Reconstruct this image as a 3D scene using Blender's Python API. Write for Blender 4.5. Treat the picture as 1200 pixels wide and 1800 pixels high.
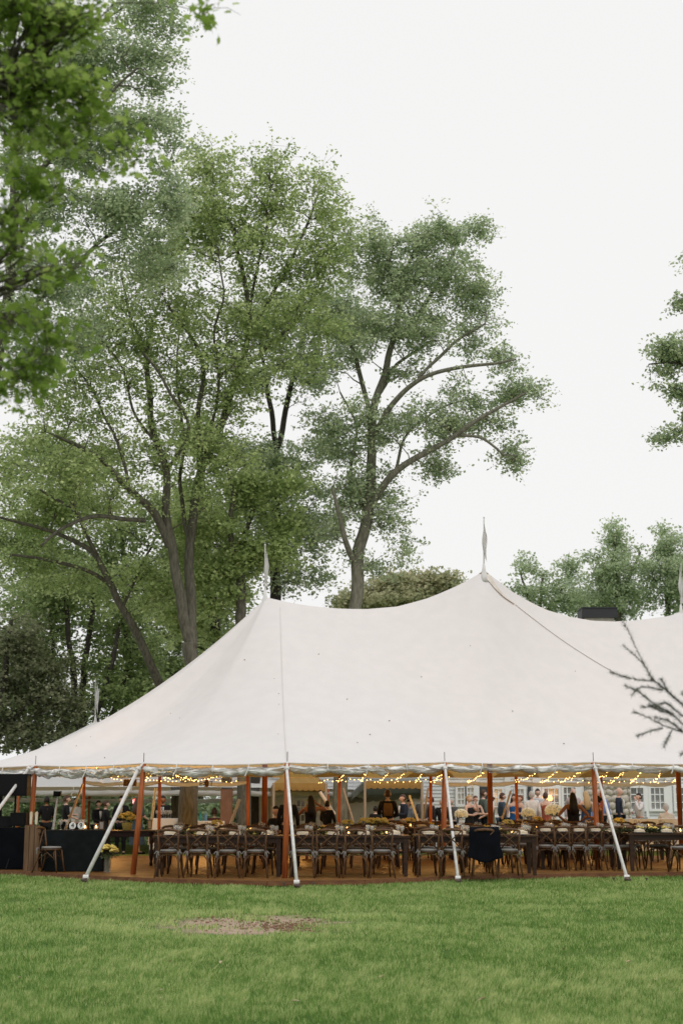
import bpy, bmesh, math, random
import numpy as np
from mathutils import Vector, Matrix, noise as mnoise
from mathutils.bvhtree import BVHTree
random.seed(7); rng = np.random.default_rng(11)
for o in list(bpy.data.objects): bpy.data.objects.remove(o)
S = bpy.context.scene
COL = S.collection
PI = math.pi
# ------------------------------------------------------------------ camera
EYE = Vector((0, 0, 1.55)); PITCH = math.atan(505 / 2500)
cd = bpy.data.cameras.new('camera'); cam = bpy.data.objects.new('camera', cd); COL.objects.link(cam)
cam.location = EYE; cam.rotation_euler = (PI / 2 + PITCH, 0, 0)
cd.sensor_fit = 'VERTICAL'; cd.sensor_height = 36; cd.lens = 50; cd.clip_end = 3000; cd.clip_start = 0.1
cd.dof.use_dof = True; cd.dof.focus_distance = 23; cd.dof.aperture_fstop = 3.0
S.camera = cam
# ------------------------------------------------------------------ world: bright even overcast
W = bpy.data.worlds.new('World'); S.world = W; W.use_nodes = True
nt = W.node_tree; nt.nodes.clear()
wo = nt.nodes.new('ShaderNodeOutputWorld'); bg = nt.nodes.new('ShaderNodeBackground')
sk = nt.nodes.new('ShaderNodeTexSky'); sk.sky_type = 'NISHITA'; sk.sun_disc = False
SUN_EL, SUN_AZ = math.radians(58), math.radians(150)
sk.sun_elevation = SUN_EL; sk.sun_rotation = SUN_AZ; sk.air_density = 1.0; sk.dust_density = 4
hs = nt.nodes.new('ShaderNodeHueSaturation'); hs.inputs['Saturation'].default_value = 0.15
mx = nt.nodes.new('ShaderNodeMix'); mx.data_type = 'RGBA'; mx.inputs[0].default_value = 0.93
mx.inputs[7].default_value = (9.1, 9.05, 9.0, 1)        # cloud layer radiance (scaled by the strength below)
nt.links.new(sk.outputs[0], hs.inputs['Color']); nt.links.new(hs.outputs[0], mx.inputs[6])
nt.links.new(mx.outputs[2], bg.inputs[0]); bg.inputs[1].default_value = 0.1
nt.links.new(bg.outputs[0], wo.inputs[0])
sl = bpy.data.lights.new('sun', 'SUN'); sl.energy = 0.8; sl.angle = math.radians(30); sl.color = (1, .97, .93)
so = bpy.data.objects.new('sun', sl); COL.objects.link(so)
so.rotation_euler = (PI / 2 - SUN_EL, 0, PI - SUN_AZ)
S.view_settings.view_transform = 'Standard'; S.view_settings.look = 'None'
S.view_settings.exposure = 0.08; S.view_settings.gamma = 1; S.view_settings.use_curve_mapping = False
S.render.engine = 'CYCLES'
S.cycles.max_bounces = 10; S.cycles.diffuse_bounces = 7; S.cycles.transmission_bounces = 8; S.cycles.transparent_max_bounces = 16

# ------------------------------------------------------------------ helpers
_c, _s = math.cos(PITCH), math.sin(PITCH)
def at(px, py, Y):
    "the world point at depth Y seen at pixel (px,py) of the 1200x1800 photograph"
    u = (px - 600) / 2500; v = (900 - py) / 2500
    d = Vector((u, _c - v * _s, _s + v * _c))
    return EYE + d * (Y / d.y)
def ground(px, py, z=0.0):
    u = (px - 600) / 2500; v = (900 - py) / 2500
    d = Vector((u, _c - v * _s, _s + v * _c))
    return EYE + d * ((z - EYE.z) / d.z)
def sst(a, b, x):
    t = min(1, max(0, (x - a) / (b - a))); return t * t * (3 - 2 * t)
def gz(x, y): return -0.28 * sst(41, 50, y) * (1 - sst(0, 6, x))

def tag(o, label=None, cat=None, group=None, kind=None):
    if label: o['label'] = label
    if cat: o['category'] = cat
    if group: o['group'] = group
    if kind: o['kind'] = kind
    return o
def empty(name, loc=(0, 0, 0), rz=0):
    o = bpy.data.objects.new(name, None); COL.objects.link(o); o.location = loc; o.rotation_euler = (0, 0, rz)
    o.empty_display_size = .2
    return o
def link(name, me, m=None, parent=None, smooth=False):
    if m is not None:
        me.materials.clear()
        for k in (m if isinstance(m, (list, tuple)) else [m]): me.materials.append(k)
    if smooth: me.polygons.foreach_set('use_smooth', [True] * len(me.polygons))
    o = bpy.data.objects.new(name, me); COL.objects.link(o)
    if parent is not None: o.parent = parent
    return o
def copy_tree(o, parent=None):
    c = o.copy(); COL.objects.link(c)
    if parent is not None: c.parent = parent
    for ch in o.children: copy_tree(ch, c)
    return c

class MB:
    def __init__(s): s.v = []; s.f = []; s.m = []; s.cm = 0
    def add(s, vs, fs):
        n = len(s.v); s.v += [tuple(p) for p in vs]
        for f in fs: s.f.append(tuple(i + n for i in f)); s.m.append(s.cm)
    def box(s, c, sz, rot=None, taper=1.0):
        x, y, z = sz[0] / 2, sz[1] / 2, sz[2] / 2
        vs = []
        for k in (-1, 1):
            t = taper if k < 0 else 1
            for (a, b) in ((-1, -1), (1, -1), (1, 1), (-1, 1)):
                p = Vector((a * x * t, b * y * t, k * z))
                if rot is not None: p = rot @ p
                vs.append(p + Vector(c))
        s.add(vs, [(3, 2, 1, 0), (4, 5, 6, 7), (0, 1, 5, 4), (1, 2, 6, 5), (2, 3, 7, 6), (3, 0, 4, 7)])
    def tube(s, pts, rad, n=8, cap=True, flat=None):
        pts = [Vector(p) for p in pts]
        if not hasattr(rad, '__len__'): rad = [rad] * len(pts)
        ref = None; vs = []; N = len(pts)
        for i, p in enumerate(pts):
            t = (pts[min(i + 1, N - 1)] - pts[max(i - 1, 0)])
            if t.length < 1e-9: t = Vector((0, 0, 1))
            t.normalize()
            if ref is None:
                ref = Vector((0, 0, 1)) if abs(t.z) < .9 else Vector((1, 0, 0))
                ref = (ref - t * ref.dot(t)).normalized()
            else:
                ref = (ref - t * ref.dot(t))
                ref = ref.normalized() if ref.length > 1e-6 else Vector((1, 0, 0))
            b = t.cross(ref); r = rad[i]
            fx = flat if flat else 1
            for k in range(n):
                a = 2 * PI * k / n
                vs.append(p + ref * (math.cos(a) * r) + b * (math.sin(a) * r * fx))
        fs = []
        for i in range(N - 1):
            for k in range(n):
                k2 = (k + 1) % n
                fs.append((i * n + k, i * n + k2, (i + 1) * n + k2, (i + 1) * n + k))
        if cap:
            fs.append(tuple(range(n - 1, -1, -1))); fs.append(tuple((N - 1) * n + k for k in range(n)))
        s.add(vs, fs)
    def lathe(s, prof, n=12, c=(0, 0, 0)):
        c = Vector(c); vs = []
        for r, z in prof:
            for k in range(n):
                a = 2 * PI * k / n; vs.append(c + Vector((r * math.cos(a), r * math.sin(a), z)))
        fs = []
        for i in range(len(prof) - 1):
            for k in range(n):
                k2 = (k + 1) % n; fs.append((i * n + k, i * n + k2, (i + 1) * n + k2, (i + 1) * n + k))
        fs.append(tuple(range(n - 1, -1, -1))); fs.append(tuple((len(prof) - 1) * n + k for k in range(n)))
        s.add(vs, fs)
    def ball(s, c, r, n=8, m=6):
        if not hasattr(r, '__len__'): r = (r, r, r)
        c = Vector(c); vs = [c + Vector((0, 0, -r[2]))]
        for i in range(1, m):
            t = -PI / 2 + PI * i / m
            for k in range(n):
                a = 2 * PI * k / n
                vs.append(c + Vector((r[0] * math.cos(t) * math.cos(a), r[1] * math.cos(t) * math.sin(a), r[2] * math.sin(t))))
        vs.append(c + Vector((0, 0, r[2])))
        fs = [(0, 1 + (k + 1) % n, 1 + k) for k in range(n)]
        for i in range(m - 2):
            for k in range(n):
                k2 = (k + 1) % n; fs.append((1 + i * n + k, 1 + i * n + k2, 1 + (i + 1) * n + k2, 1 + (i + 1) * n + k))
        L = len(vs) - 1
        fs += [(L, 1 + (m - 2) * n + k, 1 + (m - 2) * n + (k + 1) % n) for k in range(n)]
        s.add(vs, fs)
    def mesh(s, name):
        me = bpy.data.meshes.new(name); me.from_pydata(s.v, [], s.f)
        if any(s.m): me.polygons.foreach_set('material_index', s.m)
        me.update(); return me
    def build(s, name, m, parent=None, smooth=False):
        return link(name, s.mesh(name), m, parent, smooth) if not any(s.m) else s._b2(name, m, parent, smooth)
    def _b2(s, name, m, parent, smooth):
        me = bpy.data.meshes.new(name)
        for k in m: me.materials.append(k)
        me.from_pydata(s.v, [], s.f); me.polygons.foreach_set('material_index', s.m); me.update()
        if smooth: me.polygons.foreach_set('use_smooth', [True] * len(me.polygons))
        o = bpy.data.objects.new(name, me); COL.objects.link(o)
        if parent is not None: o.parent = parent
        return o

def text_mesh(name, cu):
    q = bpy.data.objects.new('tmp', cu); COL.objects.link(q); dg = bpy.context.evaluated_depsgraph_get()
    me = bpy.data.meshes.new_from_object(q.evaluated_get(dg)); bpy.data.objects.remove(q); me.materials.clear()
    o = bpy.data.objects.new(name, me); COL.objects.link(o); return o
def catmull(P, k, closed=False):
    P = [Vector(p) for p in P]; n = len(P); out = []
    rngi = range(n) if closed else range(n - 1)
    for i in rngi:
        if closed: a, b, c, d = P[i - 1], P[i], P[(i + 1) % n], P[(i + 2) % n]
        else: a, b, c, d = P[max(i - 1, 0)], P[i], P[i + 1], P[min(i + 2, n - 1)]
        for j in range(k):
            t = j / k
            out.append(.5 * ((2 * b) + (c - a) * t + (2 * a - 5 * b + 4 * c - d) * t * t + (3 * b - a - 3 * c + d) * t ** 3))
    if not closed: out.append(P[-1])
    return out

# ------------------------------------------------------------------ materials
def mat(name, c, rough=.8, c2=None, scale=8, bump=0, bscale=40, spec=.3, metal=0, trans=0, detail=4, bdist=.02, stretch=None, tcol=None, sheen=0):
    m = bpy.data.materials.new(name); m.use_nodes = True; n = m.node_tree; p = n.nodes['Principled BSDF']
    p.inputs['Roughness'].default_value = rough; p.inputs['Metallic'].default_value = metal
    p.inputs['Specular IOR Level'].default_value = spec
    p.inputs['Base Color'].default_value = (*c, 1)
    tc = n.nodes.new('ShaderNodeTexCoord'); mp = n.nodes.new('ShaderNodeMapping')
    n.links.new(tc.outputs['Object'], mp.inputs[0])
    if stretch: mp.inputs['Scale'].default_value = stretch
    if c2 is not None:
        no = n.nodes.new('ShaderNodeTexNoise'); no.inputs['Scale'].default_value = scale; no.inputs['Detail'].default_value = detail
        cr = n.nodes.new('ShaderNodeValToRGB'); cr.color_ramp.elements[0].position = .35; cr.color_ramp.elements[1].position = .65
        cr.color_ramp.elements[0].color = (*c, 1); cr.color_ramp.elements[1].color = (*c2, 1)
        n.links.new(mp.outputs[0], no.inputs[0]); n.links.new(no.outputs[0], cr.inputs[0]); n.links.new(cr.outputs[0], p.inputs['Base Color'])
    if bump:
        nb = n.nodes.new('ShaderNodeTexNoise'); nb.inputs['Scale'].default_value = bscale; nb.inputs['Detail'].default_value = 5
        bm = n.nodes.new('ShaderNodeBump'); bm.inputs['Strength'].default_value = bump; bm.inputs['Distance'].default_value = bdist
        n.links.new(mp.outputs[0], nb.inputs[0]); n.links.new(nb.outputs[0], bm.inputs['Height']); n.links.new(bm.outputs[0], p.inputs['Normal'])
    if trans:
        out = [k for k in n.nodes if k.type == 'OUTPUT_MATERIAL'][0]
        tr = n.nodes.new('ShaderNodeBsdfTranslucent'); ms = n.nodes.new('ShaderNodeMixShader'); ms.inputs[0].default_value = trans
        tr.inputs[0].default_value = (*(tcol or c), 1)
        n.links.new(p.outputs[0], ms.inputs[1]); n.links.new(tr.outputs[0], ms.inputs[2]); n.links.new(ms.outputs[0], out.inputs[0])
    return m
def leafmat(name, ca, cb, cc, trans=.35, rough=.55):
    "leaf colour picked per leaf from its own random tint; light passes through the blade"
    m = bpy.data.materials.new(name); m.use_nodes = True; n = m.node_tree; p = n.nodes['Principled BSDF']
    a = n.nodes.new('ShaderNodeAttribute'); a.attribute_name = 'tint'
    cr = n.nodes.new('ShaderNodeValToRGB'); e = cr.color_ramp.elements
    e[0].color = (*ca, 1); e[1].color = (*cc, 1); k = e.new(.5); k.color = (*cb, 1)
    n.links.new(a.outputs['Fac'], cr.inputs[0]); n.links.new(cr.outputs[0], p.inputs['Base Color'])
    p.inputs['Roughness'].default_value = rough; p.inputs['Specular IOR Level'].default_value = .35
    tr = n.nodes.new('ShaderNodeBsdfTranslucent'); ms = n.nodes.new('ShaderNodeMixShader'); ms.inputs[0].default_value = trans
    g = n.nodes.new('ShaderNodeGamma'); g.inputs[1].default_value = .85
    n.links.new(cr.outputs[0], g.inputs[0]); n.links.new(g.outputs[0], tr.inputs[0])
    out = [k for k in n.nodes if k.type == 'OUTPUT_MATERIAL'][0]
    n.links.new(p.outputs[0], ms.inputs[1]); n.links.new(tr.outputs[0], ms.inputs[2]); n.links.new(ms.outputs[0], out.inputs[0])
    return m
def emit(name, c, s):
    m = bpy.data.materials.new(name); m.use_nodes = True; n = m.node_tree; p = n.nodes['Principled BSDF']
    p.inputs['Base Color'].default_value = (*c, 1)
    p.inputs['Emission Color'].default_value = (*c, 1); p.inputs['Emission Strength'].default_value = s; return m
def glassy(name, c, alpha, rough=.1):
    m = bpy.data.materials.new(name); m.use_nodes = True; n = m.node_tree; p = n.nodes['Principled BSDF']
    p.inputs['Base Color'].default_value = (*c, 1); p.inputs['Roughness'].default_value = rough
    p.inputs['Alpha'].default_value = alpha; p.inputs['Specular IOR Level'].default_value = .6; return m
def vinylmat():
    m = glassy('clear_vinyl', (.5, .53, .52), .8, .16); n = m.node_tree; p = n.nodes['Principled BSDF']
    tc = n.nodes.new('ShaderNodeTexCoord'); mp = n.nodes.new('ShaderNodeMapping'); mp.inputs['Scale'].default_value = (1.3, 3, 9)
    mp.inputs['Rotation'].default_value = (0, .35, 0)
    no = n.nodes.new('ShaderNodeTexNoise'); no.inputs['Scale'].default_value = 1.6; no.inputs['Detail'].default_value = 2.5; no.inputs['Distortion'].default_value = .8
    cr = n.nodes.new('ShaderNodeValToRGB'); e = cr.color_ramp.elements; e[0].position = .36; e[0].color = (.26, .26, .24, 1); e[1].position = .62; e[1].color = (.90, .90, .88, 1)  # fold highlights and shade painted into the vinyl colour as light and dark streaks
    bm = n.nodes.new('ShaderNodeBump'); bm.inputs['Strength'].default_value = .9; bm.inputs['Distance'].default_value = .05
    ar = n.nodes.new('ShaderNodeMapRange'); ar.inputs[1].default_value = .35; ar.inputs[2].default_value = .6; ar.inputs[3].default_value = .38; ar.inputs[4].default_value = .9
    n.links.new(tc.outputs['Object'], mp.inputs[0]); n.links.new(mp.outputs[0], no.inputs[0]); n.links.new(no.outputs[0], cr.inputs[0]); n.links.new(cr.outputs[0], p.inputs['Base Color'])
    n.links.new(no.outputs[0], bm.inputs['Height']); n.links.new(bm.outputs[0], p.inputs['Normal']); n.links.new(no.outputs[0], ar.inputs[0]); n.links.new(ar.outputs[0], p.inputs['Alpha'])
    return m
M = dict(
 canvas=mat('canvas', (.785, .768, .762), .9, (.755, .74, .735), 3, .12, 220, trans=.13, tcol=(.92, .54, .18), spec=.1),
 patch=mat('doubled_canvas', (.55, .42, .28), .9, trans=.1, tcol=(.5, .3, .1)),
 seam=mat('canvas_seam', (.66, .63, .61), .9, trans=.1),
 lap=mat('canvas_lap', (.60, .53, .47), .9, (.7, .64, .58), 6),
 flag=mat('flag_cloth', (.80, .78, .76), .85, (.74, .72, .70), 8, trans=.4),
 pole=mat('varnished_pole', (.42, .115, .030), .5, (.26, .065, .018), 5, .1, 60, stretch=(6, 6, .6)),
 whitepole=mat('bare_pole', (.42, .34, .25), .6, (.34, .27, .19), 6, stretch=(5, 5, .5)),
 strap=mat('white_strap', (.72, .71, .69), .7, (.6, .58, .55), 12),
 steel=mat('ratchet_steel', (.35, .33, .31), .45, (.2, .17, .15), 30, metal=.6),
 rust=mat('rusty_iron', (.07, .05, .04), .7, (.14, .1, .08), 30),
 vinyl=vinylmat(),
 vinylthin=glassy('thin_vinyl', (.62, .66, .65), .14, .12),
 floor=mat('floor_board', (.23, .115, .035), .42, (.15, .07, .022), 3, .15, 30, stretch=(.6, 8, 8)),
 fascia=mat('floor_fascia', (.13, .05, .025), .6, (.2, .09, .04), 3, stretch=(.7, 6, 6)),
 chair=mat('chair_wood', (.125, .06, .024), .45, (.07, .034, .014), 6, stretch=(3, 3, .8)),
 cushion=mat('cushion_cloth', (.23, .215, .20), .9),
 table=mat('farm_table_wood', (.050, .022, .011), .45, (.028, .013, .007), 4, .1, 30, stretch=(.6, 6, 6)),
 navy=mat('navy_cloth', (.003, .004, .006), .95, (.005, .006, .009), 4, spec=.1),
 charcoal=mat('charcoal_cloth', (.008, .010, .011), .95, (.012, .015, .016), 5, spec=.1),
 black=mat('black_gear', (.006, .006, .007), .6, spec=.15),
 white=mat('white_paint', (.74, .75, .75), .6, (.66, .67, .67), 5),
 whitecloth=mat('white_cloth', (.78, .78, .79), .9),
 plate=mat('china', (.8, .79, .76), .25, spec=.5),
 napkin=mat('napkin', (.70, .62, .48), .9, (.6, .5, .36), 10),
 glass=glassy('drinking_glass', (.55, .52, .46), .22, .05),
 siding=mat('clapboard', (.76, .78, .79), .7, (.70, .72, .73), 2),
 trim=mat('house_trim', (.88, .89, .90), .5),
 pane=mat('window_glass', (.16, .17, .17), .08, (.28, .27, .26), .6, spec=.9),
 panelit=mat('curtained_glass', (.60, .58, .53), .12, (.5, .48, .43), 2, spec=.8),
 shutter=mat('shutter', (.05, .06, .065), .6),
 stone=mat('wall_stone', (.62, .57, .50), .85, (.45, .41, .36), 3, .4, 12),
 mortar=mat('mortar', (.58, .55, .5), .95),
 roof=mat('roof_shingle', (.07, .07, .072), .9, (.1, .1, .1), 6),
 bark=mat('bark', (.17, .158, .118), .95, (.085, .078, .058), 3, .7, 14, stretch=(5, 5, 1.2), detail=7, bdist=.08),
 bark2=mat('bark_pale', (.25, .24, .18), .95, (.14, .135, .10), 3, .7, 14, stretch=(4, 4, 1.4), detail=7, bdist=.08),
 barkd=mat('bark_dark', (.085, .072, .060), .95, (.05, .043, .037), 4, .7, 14, stretch=(5, 5, 1), detail=7, bdist=.08),
 yellow=mat('yellow_petals', (.66, .48, .06), .8, (.78, .66, .26), 30),
 whitepetal=mat('white_petals', (.82, .84, .80), .8, (.72, .78, .66), 30),
 palevinyl=mat('pale_vinyl', (.84, .83, .82), .35, (.66, .66, .65), 3, .5, 6, spec=.4, stretch=(1, 3, 8), trans=.5, tcol=(.9, .88, .85)),
 cream=mat('cream_petals', (.75, .72, .60), .8, (.6, .62, .42), 30),
 green=mat('garland_leaf', (.05, .075, .03), .7, (.09, .10, .04), 20),
 stem=mat('stem', (.07, .11, .04), .7),
 crate=mat('rough_wood', (.20, .12, .065), .8, (.12, .07, .04), 4, .2, 30, stretch=(4, 4, .5)),
 skin=mat('skin_fair', (.66, .45, .36), .55, (.60, .39, .31), 6),
 skintan=mat('skin_tan', (.34, .15, .075), .5, (.28, .12, .06), 6),
 eye=mat('eye_dark', (.02, .015, .012), .3), lip=mat('lip', (.35, .12, .10), .5),
 phone=mat('phone_case', (.02, .02, .025), .3),
 chip=mat('wood_chip', (.26, .15, .09), .9, (.15, .08, .05), 12),
 dryleaf=mat('dry_leaf', (.38, .27, .16), .9, (.5, .42, .30), 6),
 amber=mat('tan_canvas', (.44, .27, .09), .9, (.38, .23, .07), 4, trans=.25, tcol=(.6, .4, .15)),
 graycanvas=mat('grey_vinyl_canvas', (.30, .31, .29), .8, (.25, .26, .24), 5, trans=.15),
 boardbrown=mat('brown_board', (.20, .12, .085), .8, (.16, .09, .06), 5),
 bulb=emit('bulb_glow', (1, .60, .18), 6), flame=emit('flame', (1, .45, .12), 14),
 exitred=emit('exit_red', (.9, .02, .015), 1.2), exitwhite=emit('exit_letters', (1, .85, .8), 1.5),
 exitbox=mat('exit_box_tan', (.30, .16, .05), .6), exitdark=mat('exit_text_dark', (.04, .015, .008), .6),
 lampshade=emit('wall_lamp_glow', (1, .50, .20), 2.0),
)
HAIR = dict(dark=mat('hair_dark', (.012, .009, .008), .5), brown=mat('hair_brown', (.07, .035, .02), .5), blonde=mat('hair_blonde', (.48, .33, .17), .5),
            grey=mat('hair_grey', (.45, .44, .43), .6), red=mat('hair_auburn', (.13, .05, .025), .5))
CL = {}
def cloth(c):
    if c not in CL:
        CL[c] = mat('cloth_%d' % len(CL), c, .9, tuple(x * .78 for x in c), 9)
        CL[c].name = 'clothing'
    return CL[c]
BLACK = (.012, .012, .014); NAVY = (.02, .03, .055); WHITE = (.72, .73, .75); GREY = (.10, .105, .11); BROWN = (.10, .045, .03)

# ================================================================== people (built first while the scene is light)
def skinmesh(verts, edges, rad, sub=1):
    me = bpy.data.meshes.new('tmp'); me.from_pydata([tuple(v) for v in verts], edges, [])
    o = bpy.data.objects.new('tmp', me); COL.objects.link(o)
    md = o.modifiers.new('s', 'SKIN'); md.use_smooth_shade = True
    sv = me.skin_vertices[0].data
    for i, r in enumerate(rad):
        sv[i].radius = r if hasattr(r, '__len__') else (r, r)
        sv[i].use_root = (i == 0)
    sb = o.modifiers.new('b', 'SUBSURF'); sb.levels = sub; sb.render_levels = sub
    dg = bpy.context.evaluated_depsgraph_get(); ev = o.evaluated_get(dg)
    r = bpy.data.meshes.new_from_object(ev)
    bpy.data.objects.remove(o)
    vs = [v.co.copy() for v in r.vertices]; fs = [tuple(p.vertices) for p in r.polygons]
    bpy.data.meshes.remove(r)
    return vs, fs

def skel(pose):
    "joints of a 1.75 m person facing -Y"
    J = dict(pelvis=(0, 0, .96), belly=(0, .0, 1.10), chest=(0, .0, 1.30), neckb=(0, .01, 1.475), neck=(0, 0, 1.55))
    for s, k in ((-1, 'L'), (1, 'R')):
        J['sh' + k] = (s * .175, .01, 1.425); J['hip' + k] = (s * .085, 0, .91)
        J['kn' + k] = (s * .10, -.02, .50); J['an' + k] = (s * .105, .02, .09); J['toe' + k] = (s * .125, -.15, .045)
        J['el' + k] = (s * .235, .03, 1.14); J['wr' + k] = (s * .255, -.05, .90)
    if pose == 'hips':
        for s, k in ((-1, 'L'), (1, 'R')): J['el' + k] = (s * .40, .05, 1.17); J['wr' + k] = (s * .20, -.08, 1.02)
    if pose == 'phone':
        for s, k in ((-1, 'L'), (1, 'R')): J['el' + k] = (s * .27, -.18, 1.28); J['wr' + k] = (s * .10, -.36, 1.50)
    if pose == 'armup':
        J['elL'] = (-.44, -.02, 1.38); J['wrL'] = (-.22, -.24, 1.56); J['elR'] = (.30, -.16, 1.24); J['wrR'] = (.04, -.34, 1.42)
    if pose == 'face':
        J['elR'] = (.26, -.20, 1.22); J['wrR'] = (.10, -.20, 1.52); J['elL'] = (-.24, -.05, 1.15); J['wrL'] = (-.05, -.22, 1.12)
    if pose in ('cup', 'seat'):
        for s, k in ((-1, 'L'), (1, 'R')): J['el' + k] = (s * .24, -.04, 1.16); J['wr' + k] = (s * .14, -.27, 1.18 if s > 0 else 1.08)
    if pose == 'fold':
        J['elL'] = (-.25, -.08, 1.16); J['wrL'] = (.04, -.20, 1.16); J['elR'] = (.25, -.08, 1.16); J['wrR'] = (-.05, -.24, 1.19)
    J = {k: Vector(v) for k, v in J.items()}
    if pose == 'seat':
        dz = -.42
        for k in J:
            if k[:2] not in ('kn', 'an', 'to'): J[k].z += dz
        for s, k in ((-1, 'L'), (1, 'R')):
            J['kn' + k] = Vector((s * .12, -.42, .50)); J['an' + k] = Vector((s * .12, -.40, .09)); J['toe' + k] = Vector((s * .13, -.55, .045))
    return J
RAD = dict(pelvis=(.155, .11), belly=(.14, .10), chest=(.165, .115), neckb=(.075, .07), neck=(.055, .055), sh=(.062, .06), el=(.043, .043), wr=(.027, .03),
           hip=(.088, .088), kn=(.058, .058), an=(.040, .042), toe=(.038, .028))
def rad(j): return RAD.get(j, RAD.get(j[:-1]))
def chain(J, names, edges, k=1.0, add=0.0):
    ix = {n: i for i, n in enumerate(names)}
    rr = [tuple(x * k + add for x in rad(n)) for n in names]
    return skinmesh([J[n] for n in names], [(ix[a], ix[b]) for a, b in edges], rr)
HEADCACHE = {}
def add_head(mb, J, seatdz=0):
    c = J['neck'] + Vector((0, -.015, .10))
    n, m = 16, 12; vs = []; r = (.078, .097, .118)
    for i in range(m + 1):
        t = -PI / 2 + PI * i / m
        for k in range(n):
            a = 2 * PI * k / n
            x, y, z = math.cos(t) * math.cos(a), math.cos(t) * math.sin(a), math.sin(t)
            jaw = 1 - .28 * max(0, -z) ** 1.2
            px, py, pz = r[0] * x * jaw, r[1] * y * (1 - .1 * max(0, -z)), r[2] * z
            if y < -.9 and -.35 < z < .15: py -= .020
            if y < -.75 and abs(x) > .2 and .0 < z < .3: py += .007
            vs.append(c + Vector((px, py, pz)))
    fs = []
    for i in range(m):
        for k in range(n):
            k2 = (k + 1) % n; fs.append((i * n + k, i * n + k2, (i + 1) * n + k2, (i + 1) * n + k))
    mb.cm = 0; mb.add(vs, fs)
    for s in (-1, 1):
        mb.cm = 0; mb.ball(c + Vector((s * .079, .008, -.005)), (.012, .022, .032), 6, 4)
        mb.cm = 1; mb.ball(c + Vector((s * .030, -.088, .012)), (.012, .008, .007), 6, 4)
    mb.cm = 0; mb.ball(c + Vector((0, -.108, -.018)), (.013, .018, .024), 6, 4)
    mb.cm = 2; mb.ball(c + Vector((0, -.090, -.062)), (.024, .012, .007), 6, 4)
    mb.cm = 0
    return c
def add_hand(mb, J, k, pose):
    s = -1 if k == 'L' else 1
    w = J['wr' + k]; d = (w - J['el' + k]).normalized()
    if pose == 'hips': d = (Vector((-s * .6, -.3, -.7))).normalized()
    if pose in ('phone', 'face', 'armup'): d = (d + Vector((0, 0, .6))).normalized()
    side = d.cross(Vector((0, 0, 1)))
    if side.length < .3: side = Vector((0, -1, 0))
    side.normalize(); nrm = side.cross(d).normalized()
    pc = w + d * .05
    mb.tube([w - d * .02, w + d * .03, w + d * .085], [.026, .032, .030], 8, flat=.6)
    for i, L in enumerate((.060, .072, .068, .052)):
        b = w + d * .082 + side * ((i - 1.5) * .017)
        mb.tube([b - d * .012, b + d * L * .45 + nrm * .004, b + d * L * .8 - nrm * .012, b + d * L - nrm * .026], [.0092, .009, .008, .006], 6)
    b = w + d * .03 + side * .026
    mb.tube([b - side * .01, b + side * .018 + d * .025, b + side * .026 + d * .055 - nrm * .012], [.012, .010, .007], 6)
SIDE = ('L', 'R')
LEGS = [('pelvis', 'hip'), ('hip', 'kn'), ('kn', 'an'), ('an', 'toe')]
def legs_ne(upto='toe'):
    n = ['pelvis']; e = []
    for k in SIDE:
        prev = 'pelvis'
        for j in ('hip', 'kn', 'an', 'toe'):
            n.append(j + k); e.append((prev, j + k)); prev = j + k
            if j == upto: break
    return n, e
def tors_ne(arm='wr', neck=True):
    n = ['pelvis', 'belly', 'chest', 'neckb'] + (['neck'] if neck else []); e = [('pelvis', 'belly'), ('belly', 'chest'), ('chest', 'neckb')] + ([('neckb', 'neck')] if neck else [])
    for k in SIDE:
        prev = 'chest'
        for j in ('sh', 'el', 'wr'):
            if arm is None: break
            n.append(j + k); e.append((prev, j + k)); prev = j + k
            if j == arm: break
    return n, e
PC = {}
def pmesh(key, fn):
    if key not in PC: PC[key] = fn()
    return PC[key]
def fromvf(vf, name):
    me = bpy.data.meshes.new(name); me.from_pydata(vf[0], [], vf[1]); me.update(); return me
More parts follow.
